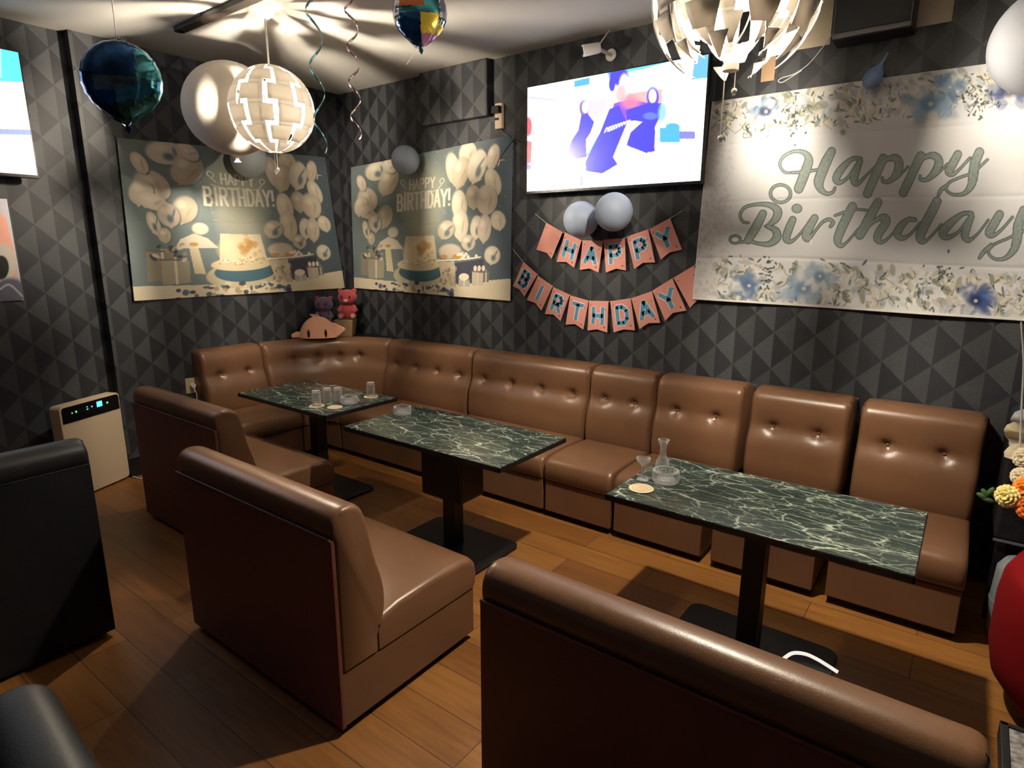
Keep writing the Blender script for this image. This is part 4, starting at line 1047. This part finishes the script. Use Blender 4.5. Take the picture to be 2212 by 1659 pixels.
# deflated little balloon with neck up
c = hy((1886, 168), WY - .09)
bm = B(); lathe(bm, [(0, -.055), (.03, -.048), (.046, -.02), (.048, .005), (.036, .035), (.014, .062), (.007, .08), (.006, .12), (.009, .126), (0, .127)], 28, Matrix.Rotation(.45, 4, 'Y'))
o = obj('deflated_balloon', bm, LD, angle=70); o.location = c; tag(o, 'small dusty blue deflated balloon pinned at top of the floral banner', 'balloon')

def foil(name, label, c, R, m, zr, tail, lean=0., yaw=0., colorfn=None, string=None):
    t = thing(name, label, 'foil balloon', tuple(c), yaw)
    n, k = 96, 16; bm = B(); mid = []
    def pt(r, th, sgn):
        ww = 1 + .008 * math.cos(th * 23) * (r ** 6)
        thk = .42 * (1 - r ** 2.6) ** .62 * sgn * R + .006 * math.cos(th * 23) * r ** 5 * (1 - r) * 8 * sgn * R
        rr = R * r * ww; x = rr * math.cos(th); z = rr * math.sin(th)
        dn = max(0, -math.sin(th)); z -= R * .16 * (r ** 4) * dn ** 10
        return (x, thk, z)
    for sgn in (1, -1):
        c0 = bm.verts.new(pt(0, 0, sgn)); prev = None
        for i in range(1, k + 1):
            ring = [bm.verts.new(pt(i / k, 2 * PI * j / n, sgn)) for j in range(n)]
            for j in range(n):
                q = (j + 1) % n
                if prev is None: bm.faces.new((c0, ring[j], ring[q]))
                else: bm.faces.new((prev[j], ring[j], ring[q], prev[q]))
            prev = ring
        mid.append(prev)
    bmesh.ops.remove_doubles(bm, verts=bm.verts, dist=.001 * R)
    if colorfn:
        for f in bm.faces:
            q = f.calc_center_median(); f.material_index = colorfn(q.x / R, q.z / R)
    obj('foil_body', bm, m, t, angle=60)
    # flat welded rim and tail
    bm = B(); ra = []
    for j in range(n):
        th = 2 * PI * j / n; p = pt(1, th, 1); s_ = 1.045 + .006 * math.sin(th * 40)
        ra.append((bm.verts.new(p), bm.verts.new((p[0] * s_, .002 * math.sin(th * 37), p[2] * s_))))
    for j in range(n):
        a, b = ra[j], ra[(j + 1) % n]; bm.faces.new((a[0], a[1], b[1], b[0]))
    obj('welded_rim', bm, FOIL_CLEAR, t)
    if tail:
        bm = B(); pts = [(-.03, -1.1), (.03, -1.1), (.075, -1.28), (.02, -1.42), (-.055, -1.3)]
        f0 = [bm.verts.new((x * R * 1.2, .003, z * R)) for x, z in pts]; f1 = [bm.verts.new((x * R * 1.2, -.003, z * R)) for x, z in pts]
        bm.faces.new(f0); bm.faces.new(f1[::-1])
        for i in range(5): j = (i + 1) % 5; bm.faces.new((f0[i], f0[j], f1[j], f1[i]))
        obj('filling_tail', bm, m[0] if isinstance(m, list) else m, t)
    if string:
        obj('string', tube(B(), [Vector(string[0]) - Vector(c), Vector(string[1]) - Vector(c)], .0022, 6), STRING, t)
        t.children[-1].rotation_euler = (0, 0, -yaw)
    return t
FOIL_CLEAR = mat('clear foil rim', (.55, .62, .75), .12, metal=.9)
FB = mat('deep blue foil', (.02, .07, .19), .16, metal=.92, var=(9, .5)); FT = mat('teal foil', (.06, .25, .30), .14, metal=.92, var=(14, .6)); FY = mat('yellow foil', (.75, .55, .06), .25, metal=.6); FR = mat('brown red foil', (.35, .10, .04), .3, metal=.5); FP = mat('pink foil', (.6, .25, .5), .2, metal=.7); FS = mat('silver foil', (.65, .7, .8), .1, metal=1.)
FGR = mat('grey green foil', (.16, .22, .24), .12, metal=.95, var=(12, .5))
def cf1(x, z):
    if z < -.25 + .5 * (x - .2) and x > -.1: return 1
    if x > .45: return 1
    if z < .0 and x > -.6 and z > -.35: return 2
    return 0
c = dep((263, 172), 3.1)
foil('foil_balloon', 'round dark blue and teal foil balloon hanging at upper left', c, .185, [FB, FT, FGR], 0, True, yaw=.95, colorfn=cf1, string=((c[0], c[1], c[2] + .20), (c[0], c[1], CEIL)))
def cf2(x, z):
    if abs(x) > .72 and z > -.5: return 3
    if x > .05 and -.75 < z < -.1: return 2
    if x <= .05 and z < -.1: return 1
    if z >= .1 and x < .2: return 4
    if z < -.7: return 5
    return 0
c = dep((907, 28), 3.4)
foil('foil_balloon', 'multicoloured teal, yellow and silver foil balloon hanging at the top centre', c, .15, [FT, FB, FY, FS, FR, FP], 0, True, yaw=.7, colorfn=cf2, string=((c[0], c[1], c[2] - .15), (c[0] - .08, c[1] - .02, c[2] - .27)))

# swirl streamers
def swirl(name, label, px_top, px_bot, depth, r, turns, m):
    a = dep(px_top, depth); b = dep(px_bot, depth); bm = B(); n = 150; prev = None
    a = np.array([a[0], a[1], CEIL]); b = np.array([a[0], a[1], b[2]])
    for i in range(n + 1):
        t = i / n; an = turns * 2 * PI * t; rr = r * min(1, t * 6 + .15) * (1 - .25 * t)
        p = Vector(a + (b - a) * t) + Vector((math.cos(an) * rr, math.sin(an) * rr, 0))
        tn = Vector((-math.sin(an) * rr * turns * 2 * PI, math.cos(an) * rr * turns * 2 * PI, (b - a)[2])).normalized()
        rad = Vector((math.cos(an), math.sin(an), 0)); s = tn.cross(rad).normalized() * .0065
        v = [bm.verts.new(p + s), bm.verts.new(p - s)]
        if prev: bm.faces.new((prev[0], prev[1], v[1], v[0]))
        prev = v
    o = obj(name, bm, m, angle=80); s = o.modifiers.new('s', 'SOLIDIFY'); s.thickness = .0006
    return tag(o, label, 'streamer', 'foil swirl streamers')
swirl('swirl_streamer', 'teal foil swirl streamer hanging right of the glowing globe lamp', (676, 18), (690, 322), 3.35, .042, 3.3, mat('teal ribbon foil', (.25, .5, .55), .18, metal=1))
swirl('swirl_streamer', 'rose and silver foil swirl streamer hanging near the room corner', (757, 12), (765, 290), 3.5, .038, 4.3, mat('rose ribbon foil', (.6, .42, .40), .18, metal=1))

# ------------------------------------------------------------------ fittings on the walls
# bullet security camera
t = thing('security_camera', 'small white bullet security camera above the television', 'camera')
c = hy((1280, 107), WY - .16); e = hy((1330, 48), WY - .02)
bm = B(); cyl(bm, (c[0] - .05, c[1] - .05, c[2] - .012), (c[0] + .04, c[1] + .03, c[2] + .012), .038, .034, 28); obj('housing', bm, WHITE_PL, t, bevel=.006)
bm = B(); cyl(bm, (c[0] - .054, c[1] - .054, c[2] - .013), (c[0] - .048, c[1] - .048, c[2] - .0115), .028, n=24); obj('lens', bm, BLK_PLASTIC, t)
bm = B(); tube(bm, [(c[0] + .03, c[1] + .02, c[2] + .02), tuple(e)], .005, 8); obj('antenna', bm, WHITE_PL, t)
bm = B(); cyl(bm, (c[0] + .04, c[1] + .03, c[2]), (c[0] + .06, WY - .005, c[2] - .01), .012); cyl(bm, (c[0] + .06, WY - .012, c[2] - .01), (c[0] + .06, WY, c[2] - .01), .04); obj('wall_mount', bm, WHITE_PL, t)
# wall sensor with black clip
t = thing('wall_power_box', 'small cream box with black plug on the wall left of the television', 'electrical box')
c = hy((1078, 251), WY - .02)
obj('box', bx((c[0] - .035, WY - .03, c[2] - .095), (c[0] + .035, WY, c[2] + .095)), mat('aged cream plastic', (.55, .42, .30), .5), t, bevel=.004)
obj('plug', bx((c[0] - .04, WY - .075, c[2] + .015), (c[0] + .035, WY - .028, c[2] + .07)), BLK_PLASTIC, t, bevel=.006)
obj('switch', bx((c[0] - .035, WY - .036, c[2] - .03), (c[0] + .005, WY - .028, c[2] - .012)), BLK_PLASTIC, t, bevel=.002)
# black wires from box toward tv
p = [(c[0] + .01, WY - .02, c[2] - .09), hy((1095, 290), WY - .04), hy((1112, 300), WY - .05), hy((1138, 312), WY - .05)]
bm = B(); tube(bm, [tuple(q) for q in p], .0035, 6)
q2 = [hy((1112, 300), WY - .05), hy((1085, 335), WY - .05), hy((1075, 350), WY - .05)]; tube(bm, [tuple(q) for q in q2], .0025, 6)
tag(obj('black_cable', bm, BLK_PLASTIC), 'thin black cables running from the wall power box to the television', 'cable')
# wall speaker and cards at top right
t = thing('wall_speaker', 'black loudspeaker box mounted high on the wall at top right', 'speaker')
a = hy((1797, 92), WY - .16); b = hy((1972, 62), WY - .16); zt = CEIL - .06
obj('cabinet', bx((a[0], WY - .20, (a[2] + b[2]) / 2), (b[0], WY - .03, zt)), BLK_PLASTIC, t, bevel=.008)
obj('grille', bx((a[0] + .012, WY - .206, (a[2] + b[2]) / 2 + .03), (b[0] - .012, WY - .199, zt - .012)), mat('black mesh cloth', (.02, .02, .022), .85, bump=(500, .5, .001)), t, bevel=.003)
obj('bracket', bx(((a[0] + b[0]) / 2 - .05, WY - .05, a[2] + .05), ((a[0] + b[0]) / 2 + .05, WY, a[2] + .16)), BLK_METAL, t)
CARD = mat('beige card', (.55, .47, .34), .7, var=(6, .1))
a = hy((1700, 110), WY - .005); b = hy((1792, 98), WY - .005)
tag(obj('beige_card', bx((a[0] - .02, WY - .006, (a[2] + b[2]) / 2), (b[0], WY, CEIL - .05)), CARD, bevel=.001), 'beige card panel on the wall left of the speaker, behind the opened lamp', 'card')
a = hy((1967, 62), WY - .005); b = hy((2056, 45), WY - .005)
tag(obj('beige_card', bx((a[0], WY - .006, (a[2] + b[2]) / 2), (b[0], WY, CEIL - .05)), CARD, bevel=.001), 'beige card panel on the wall right of the speaker', 'card')
a = hy((1643, 178), WY - .005); b = hy((1677, 121), WY - .005)
tag(obj('tan_tag', bx((a[0], WY - .008, a[2]), (b[0], WY, b[2])), mat('tan tag', (.42, .27, .16), .6), bevel=.002), 'small tan tag on the wall above the banner left corner', 'tag')
pts = [tuple(hy(q, WY - .012)) for q in ((1800, 70), (1775, 105), (1745, 140), (1715, 160), (1690, 168), (1681, 175), (1690, 178), (1712, 165), (1732, 152))]
tag(obj('speaker_cable', tube(B(), [tuple(x) for x in catmull(pts, 6)], .003, 6), STRING), 'tied white cord hanging from the wall speaker above the banner', 'cord')
# outlet with plug at left
t = thing('wall_outlet', 'cream wall outlet with a white plug beside the far left banquette end', 'outlet')
c = hx((412, 833), WX + .01)
obj('cover_plate', bx((WX, c[1] - .04, c[2] - .065), (WX + .008, c[1] + .04, c[2] + .065)), mat('aged outlet plastic', (.50, .40, .24), .45), t, bevel=.003)
bm = B(); cyl(bm, (WX + .008, c[1] + .012, c[2]), (WX + .04, c[1] + .012, c[2]), .02); pl = obj('plug', bm, WHITE_PL, t, bevel=.004)
obj('plug_cord', tube(B(), [tuple(x) for x in catmull([(WX + .035, c[1] + .012, c[2] - .01), (WX + .05, c[1] + .015, c[2] - .05), (WX + .03, c[1] + .03, c[2] - .1), (WX + .02, c[1] + .02, .2), (WX + .03, c[1], .006)], 8)], .004, 6), WHITE_PL, pl)

# ------------------------------------------------------------------ air purifier
p0, p1 = hz((137, 893), .70), hz((252, 868), .70)
an = math.atan2(p1[1] - p0[1], p1[0] - p0[0])
bb = hz((226, 1043), .03); bc = hz((275, 1028), .05)
t = thing('air_purifier', 'tall cream air purifier with glowing black control strip by the left wall', 'air purifier')
base = hz((276, 1030), .02); an = math.radians(62)
BODY = mat('cream plastic body', (.60, .47, .33), .5)
pw, pd, ph = .50, .09, .69
t.location = (base[0] - .03, base[1] + .03, 0); t.rotation_euler = (0, 0, math.radians(-66))   # local +x runs to the left edge, +y away from the room
def rr(w, h, r, y0, y1, z0, x0=0., only_top=False):
    pts = []
    for sx, sz, a0 in ((1, 1, 0), (-1, 1, 90), (-1, -1, 180), (1, -1, 270)):
        q = r if not (only_top and sz < 0) else .001
        for k in range(6):
            a = math.radians(a0 + k * 18); pts.append((x0 + w / 2 + sx * (w / 2 - q) + q * math.cos(a), z0 + h / 2 + sz * (h / 2 - q) + q * math.sin(a)))
    bm = B(); f0 = [bm.verts.new((x, y0, z)) for x, z in pts]; f1 = [bm.verts.new((x, y1, z)) for x, z in pts]
    bm.faces.new(f0); bm.faces.new(f1[::-1])
    for i in range(len(pts)): j = (i + 1) % len(pts); bm.faces.new((f0[i], f0[j], f1[j], f1[i]))
    return bm
obj('body', rr(pw, ph, .03, 0, -pd, .012), BODY, t, bevel=.006)
fp = obj('control_panel', rr(pw - .025, .115, .022, .003, -.01, ph - .115, .012, True), mat('gloss black panel', (.004, .004, .006), .12), t)
for i, (x, z, w, h, c) in enumerate([(.070, .645, .012, .016, (.15, 1, .3)), (.075, .645, .016, .018, (.15, 1, .3)), (.125, .652, .045, .04, (.1, .9, .75)), (.175, .648, .018, .018, (.3, .3, 1)), (.205, .655, .02, .008, (.1, .9, .7)), (.205, .638, .022, .010, (.1, .9, .6)), (.275, .642, .02, .022, (.1, 1, .3)), (.30, .640, .013, .013, (.3, 1, .3))]):
    bm = B(); x = x * 1.3 + .02
    if w > .04: bx((x - w / 2, .0032, z - h / 2), (x + w / 2, .0042, z + h / 2), bm)
    else:
        ff = [bm.verts.new((x + w / 2 * a, .004, z + h / 2 * b)) for a, b in ((1, 0), (.3, .3), (0, 1), (-.3, .3), (-1, 0), (-.3, -.3), (0, -1), (.3, -.3))]; bm.faces.new(ff)
    obj('indicator_light', bm, mat('indicator %d' % i, (0, 0, 0), .5, emit=c, estr=2.2), fp, sm=False)
bm = B()
for x in (.05, pw - .05): bx((x - .03, -pd + .02, 0), (x + .03, -.02, .015), bm)
obj('foot', bm, BLK_PLASTIC, t)
pc = [tuple(hz(q, .006)) for q in ((275, 1024), (290, 1030), (305, 1034), (322, 1030), (345, 1018))]
tag(obj('power_cord', tube(B(), [tuple(x) for x in catmull(pc, 6)], .004, 6), WHITE_PL), 'thin white power cord on the floor behind the far left booth bench', 'cord')
# bright cable near the nearest table foot
pc = [hz((1690, 1425), .05), hz((1712, 1411), .05), hz((1740, 1413), .05), hz((1765, 1424), .045), hz((1785, 1436), .04), hz((1810, 1452), .03)]
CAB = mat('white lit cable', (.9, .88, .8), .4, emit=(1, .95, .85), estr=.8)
tag(obj('white_cable', tube(B(), [tuple(x) for x in catmull(pc, 6)], .0075, 8), CAB), 'bright white cable loop beside the foot of the nearest table', 'cable')

# ------------------------------------------------------------------ corner toys
SZ = .936
def plush(name, label, loc, s, m, m2, earm, rz):
    t = thing(name, label, 'toy', loc, rz)
    bm = B(); sph(bm, (0, 0, .055 * s), .05 * s, 20, (1, .9, 1.15)); obj('body', bm, m, t)
    hd = B(); sph(hd, (0, -.005 * s, .155 * s), .062 * s, 24, (1.12, .95, .92)); h = obj('head', hd, m, t)
    for k in (-1, 1):
        bm = B(); sph(bm, (k * .05 * s, 0, .20 * s), .02 * s, 14, (1, .6, 1)); obj('ear', bm, earm, h)
        bm = B(); sph(bm, (k * .026 * s, -.056 * s, .16 * s), .009 * s, 12, (.8, .6, 1.3)); obj('eye', bm, BLK_PLASTIC, h)
        bm = B(); sph(bm, (k * .045 * s, -.045 * s, .025 * s), .026 * s, 14, (.85, 1.1, .85)); f = obj('foot', bm, m, t)
        bm = B(); sph(bm, (k * .045 * s, -.068 * s, .025 * s), .016 * s, 12, (1, .4, 1)); obj('paw_pad', bm, m2, f)
        bm = B(); tube(bm, [(k * .04 * s, -.01 * s, .09 * s), (k * .06 * s, -.03 * s, .065 * s), (k * .045 * s, -.055 * s, .05 * s)], [.018 * s, .018 * s, .015 * s], 10); obj('arm', bm, m, t)
    bm = B(); sph(bm, (0, -.062 * s, .135 * s), .014 * s, 12, (1.2, .7, .9)); obj('nose', bm, m2, h)
    return t
pot = hz((738, 722), SZ)
PC = (-4.97, 3.87)
t = thing('tan_pot', 'tan square planter pot on the corner shelf under the small toys', 'pot', (PC[0], PC[1], SZ), math.radians(38))
POT = mat('tan woven pot', (.40, .27, .14), .75, bump=(80, .4, .004), var=(20, .2))
bm = B(); a = .075; b = .095; H0 = .165
v0 = [bm.verts.new((x * a, y * a, 0)) for x, y in ((-1, -1), (1, -1), (1, 1), (-1, 1))]; v1 = [bm.verts.new((x * b, y * b, H0)) for x, y in ((-1, -1), (1, -1), (1, 1), (-1, 1))]
bm.faces.new(v0[::-1]); bm.faces.new(v1)
for i in range(4): j = (i + 1) % 4; bm.faces.new((v0[i], v0[j], v1[j], v1[i]))
obj('pot_body', bm, POT, t, bevel=.006)
REDP = mat('red pink plush', (.40, .05, .06), .8, sheen=.3); PNK = mat('light pink plush', (.65, .30, .30), .8, sheen=.2); PUR = mat('purple grey plush', (.13, .08, .15), .85, sheen=.4); MAR = mat('maroon plush', (.28, .05, .12), .85)
plush('plush_toy', 'small red plush bear with pink paws sitting on the tan pot in the corner', (PC[0] + .035, PC[1] + .015, SZ + H0 + .008), 1.35, REDP, PNK, REDP, math.radians(38))
plush('plush_toy', 'small dark purple plush bear beside the red one in the corner', (PC[0] - .07, PC[1] - .19, SZ + .13), 1.25, PUR, MAR, MAR, math.radians(38))
# the purple one sits on a small black riser
tag(obj('toy_riser', bx((PC[0] - .13, PC[1] - .24, SZ), (PC[0] - .0, PC[1] - .145, SZ + .13)), BLK_PLASTIC, bevel=.003), 'low dark box behind the peach cushion holding the purple toy', 'box')
PEACH = mat('peach plush', (.80, .42, .27), .75, sheen=.3)
c = hz((686, 722), SZ)
t = thing('animal_cushion', 'peach coloured animal head cushion peeking over the banquette corner', 'cushion', (-4.95, 3.53, .958), math.radians(48))
bm = B(); sph(bm, (0, 0, 0), .155, 32, (1.12, .5, 1.3))
bmesh.ops.bisect_plane(bm, geom=list(bm.verts) + list(bm.edges) + list(bm.faces), plane_co=(0, 0, .0), plane_no=(0, 0, 1), clear_inner=True)
bmesh.ops.holes_fill(bm, edges=[e for e in bm.edges if e.is_boundary]); hd = obj('head', bm, PEACH, t)
for pts in ([(-.14, .05), (-.20, .06), (-.25, .03), (-.245, 0), (-.11, 0)], [(.08, .16), (.16, .13), (.25, .085), (.25, .06), (.19, .01), (.10, 0)]):
    bm = B(); f0 = [bm.verts.new((x, -.02, z + .002)) for x, z in pts]; f1 = [bm.verts.new((x, .02, z + .002)) for x, z in pts]
    bm.faces.new(f0); bm.faces.new(f1[::-1])
    for i in range(len(pts)): j = (i + 1) % len(pts); bm.faces.new((f0[i], f0[j], f1[j], f1[i]))
    obj('ear', bm, PEACH, hd, bevel=.012)
for x in (-.08, .075):
    bm = B(); sph(bm, (x, -.068, .045), .016, 14, (.8, .5, 2.4)); e = obj('eye', bm, mat('dark brown eye', (.03, .012, .008), .3), hd)
bm = B()
for x, l in ((-.03, -.03), (-.01, 0), (.012, .02)): tube(bm, [(x, 0, .192), (x - .012 + l * .2, 0, .214), (x - .03 + l * .3, 0, .224)], [.012, .008, .002], 8)
obj('hair_tuft', bm, PEACH, hd)

# ------------------------------------------------------------------ right edge: dark covered table, bouquet, red tub chair, grey pouf
t = thing('covered_table', 'black cloth covered side table at right edge behind the flowers', 'table')
CLOTH = mat('black wrap', (.008, .008, .011), .5, bump=(14, .6, .02))
obj('table_body', bx((.235, 3.58, .43), (1.0, 4.08, .86)), CLOTH, t, bevel=.02)
for x in (.27, .96):
    for y in (3.62, 4.04): obj('leg', bx((x - .02, y - .02, 0), (x + .02, y + .02, .44)), BLK_METAL, t)
obj('trim_strip', bx((.235, 3.572, .425), (1.0, 3.582, .435)), mat('dull grey strip', (.12, .12, .13), .4), t)
# folded black plastic bag on top
rs = np.random.RandomState(11)
def crumple(name, c, s, m, seed, n=20, amp=.25, parent=None):
    r = np.random.RandomState(seed); bm = B(); sph(bm, (0, 0, 0), 1, 26)
    for v in bm.verts:
        k = 1 + amp * (math.sin(v.co.x * 7 + seed) * math.cos(v.co.y * 6) + .5 * r.uniform(-1, 1)); v.co = Vector((v.co.x * s[0] * k + c[0], v.co.y * s[1] * k + c[1], max(0, v.co.z + .25) * s[2] * k + c[2]))
    return obj(name, bm, m, parent, angle=30)
o = crumple('plastic_bag', (.50, 3.88, .862), (.24, .13, .20), mat('dark green black film', (.03, .05, .055), .22), 4)
tag(o, 'crumpled dark glossy plastic bag on the side table at right edge', 'bag')
t = thing('bouquet', 'bouquet in crinkled cream paper on the side table at the right edge', 'bouquet', (0, 0, 0))
def cone_paper(a, b, r0, r1, m, seed, nm='wrapping_paper'):
    a, b = Vector(a), Vector(b); ax = (b - a).normalized(); s = ax.cross(Vector((0, 0, 1))).normalized(); u = s.cross(ax)
    bm = B(); rg = np.random.RandomState(seed); rows = []
    for i in range(7):
        f = i / 6; row = []
        for k in range(36):
            an = 2 * PI * k / 36; R = (r0 + (r1 - r0) * f ** 1.3) * (1 + .12 * f * math.sin(an * 7 + f * 3) + .05 * rg.uniform(-1, 1) * f)
            row.append(bm.verts.new(a + (b - a) * f + ax * (.03 * f * math.sin(an * 5)) + R * (math.cos(an) * s + math.sin(an) * u * .7)))
        rows.append(row)
    for p, q in zip(rows, rows[1:]):
        for k in range(36): bm.faces.new((p[k], p[(k + 1) % 36], q[(k + 1) % 36], q[k]))
    o = obj(nm, bm, m, t, angle=25); sd = o.modifiers.new('s', 'SOLIDIFY'); sd.thickness = .001; return o
CRM = mat('crinkled cream paper', (.72, .62, .42), .5, bump=(60, .5, .004))
cone_paper((.60, 3.66, .93), (.285, 3.42, .965), .03, .13, CRM, 2)
cone_paper((.62, 3.70, .95), (.30, 3.52, 1.0), .03, .14, mat('clear grey film', (.5, .5, .52), .15), 8, 'outer_film')
STEM = mat('flower stem', (.05, .12, .04), .6)
def bloom(c, r, m, parent, seed, layers=4, name='flower'):
    rg = np.random.RandomState(seed); bm = B()
    for L in range(layers):
        f = (L + 1) / layers; n = 5 + 4 * L
        for k in range(n):
            an = 2 * PI * (k + .5 * (L % 2)) / n + rg.uniform(-.1, .1); tilt = f * 1.25
            d = Vector((math.cos(an) * math.sin(tilt), math.sin(an) * math.sin(tilt), math.cos(tilt)))
            rot = d.to_track_quat('Z', 'Y').to_matrix().to_4x4()
            sph(bm, d * r * .55, r * .36, 8, (.75, .4, 1.15), rot)
    M = Matrix.Translation(c) @ Vector((-.45, -.85, .2)).to_track_quat('Z', 'Y').to_matrix().to_4x4()
    bmesh.ops.transform(bm, matrix=M, verts=bm.verts)
    return obj(name, bm, m, parent)
YEL = mat('pale yellow petals', (.80, .68, .26), .6); ORG = mat('orange petals', (.80, .26, .02), .6); WHT = mat('cream petals', (.75, .66, .48), .6)
def at(px, y): return tuple(hy(px, y))
fl = [((2180, 1072), YEL, .055, 3.22), ((2222, 1058), ORG, .06, 3.24), ((2232, 1098), mat('deep orange petals', (.62, .14, .01), .6), .065, 3.2), ((2208, 1030), WHT, .045, 3.3), ((2215, 990), WHT, .05, 3.34)]
for i, (p, m, r, y) in enumerate(fl):
    c = at(p, y); f = bloom(c, r, m, t, i)
    obj('stem', tube(B(), [c, ((c[0] + .55) / 2, y + .12, c[2] - .02), (.6, 3.64, .93)], .004, 6), STEM, f)
bm = B()
for p in ((2128, 1066), (2122, 1072), (2140, 1062), (2134, 1080)):
    c = at(p, 3.24); sph(bm, c, .016, 8, (1.5, .4, .7), Matrix.Rotation(random.random() * 3, 4, 'Y'))
tube(bm, [at((2125, 1070), 3.24), at((2160, 1068), 3.24), at((2200, 1066), 3.26)], .003, 6)
obj('leaf_sprig', bm, STEM, t)
# red tub chair
t = thing('red_tub_chair', 'rounded red upholstered tub chair cut off at the right edge', 'chair', (.645, 2.94, 0))
REDF = mat('red velvet', (.15, .002, .004), .85, spec=.15)
bm = B(); n = 48
prof = [(.24, .03), (.33, .07), (.39, .15), (.41, .26), (.41, .45), (.40, .54), (.37, .60), (.33, .61), (.29, .58), (.27, .50), (.27, .34)]
lathe(bm, [(0, .03)] + prof + [(0, .34)], n); obj('shell', bm, REDF, t, angle=60)
bm = B(); lathe(bm, [(0, .33), (.25, .33), (.265, .36), (.25, .40), (.2, .415), (0, .42)], 40); obj('seat_cushion', bm, REDF, t)
for k in range(4):
    a = PI / 4 + k * PI / 2; obj('leg', cyl(B(), (.2 * math.cos(a), .2 * math.sin(a), 0), (.18 * math.cos(a), .18 * math.sin(a), .05), .015), BLK_METAL, t)
t = thing('grey_pouf', 'pale grey pouf squeezed between banquette end and red chair', 'pouf', (.365, 3.44, 0))
bm = B(); lathe(bm, [(0, .0), (.08, 0), (.108, .03), (.115, .2), (.108, .36), (.085, .40), (0, .41)], 36); obj('cover', bm, mat('pale grey fabric', (.17, .19, .21), .8), t, angle=60)
bm = B(); lathe(bm, [(.1155, .19), (.118, .2), (.1155, .21)], 36); obj('piping', bm, mat('grey piping', (.2, .2, .22), .8), t)
# balloon ribbon at right edge
rb = [dep((2204, 700), 2.7), dep((2210, 780), 2.7), dep((2206, 880), 2.72), dep((2203, 960), 2.74)]
rb = [tuple(hy((2206, 695), 3.62)), tuple(hy((2211, 780), 3.60)), tuple(hy((2207, 880), 3.50)), tuple(hy((2203, 975), 3.42))]
rib_o = obj('ribbon', tube(B(), [tuple(x) for x in catmull(rb, 6)], .004, 6), STRING, [x for x in COL.objects if x.name.startswith('bouquet')][0])
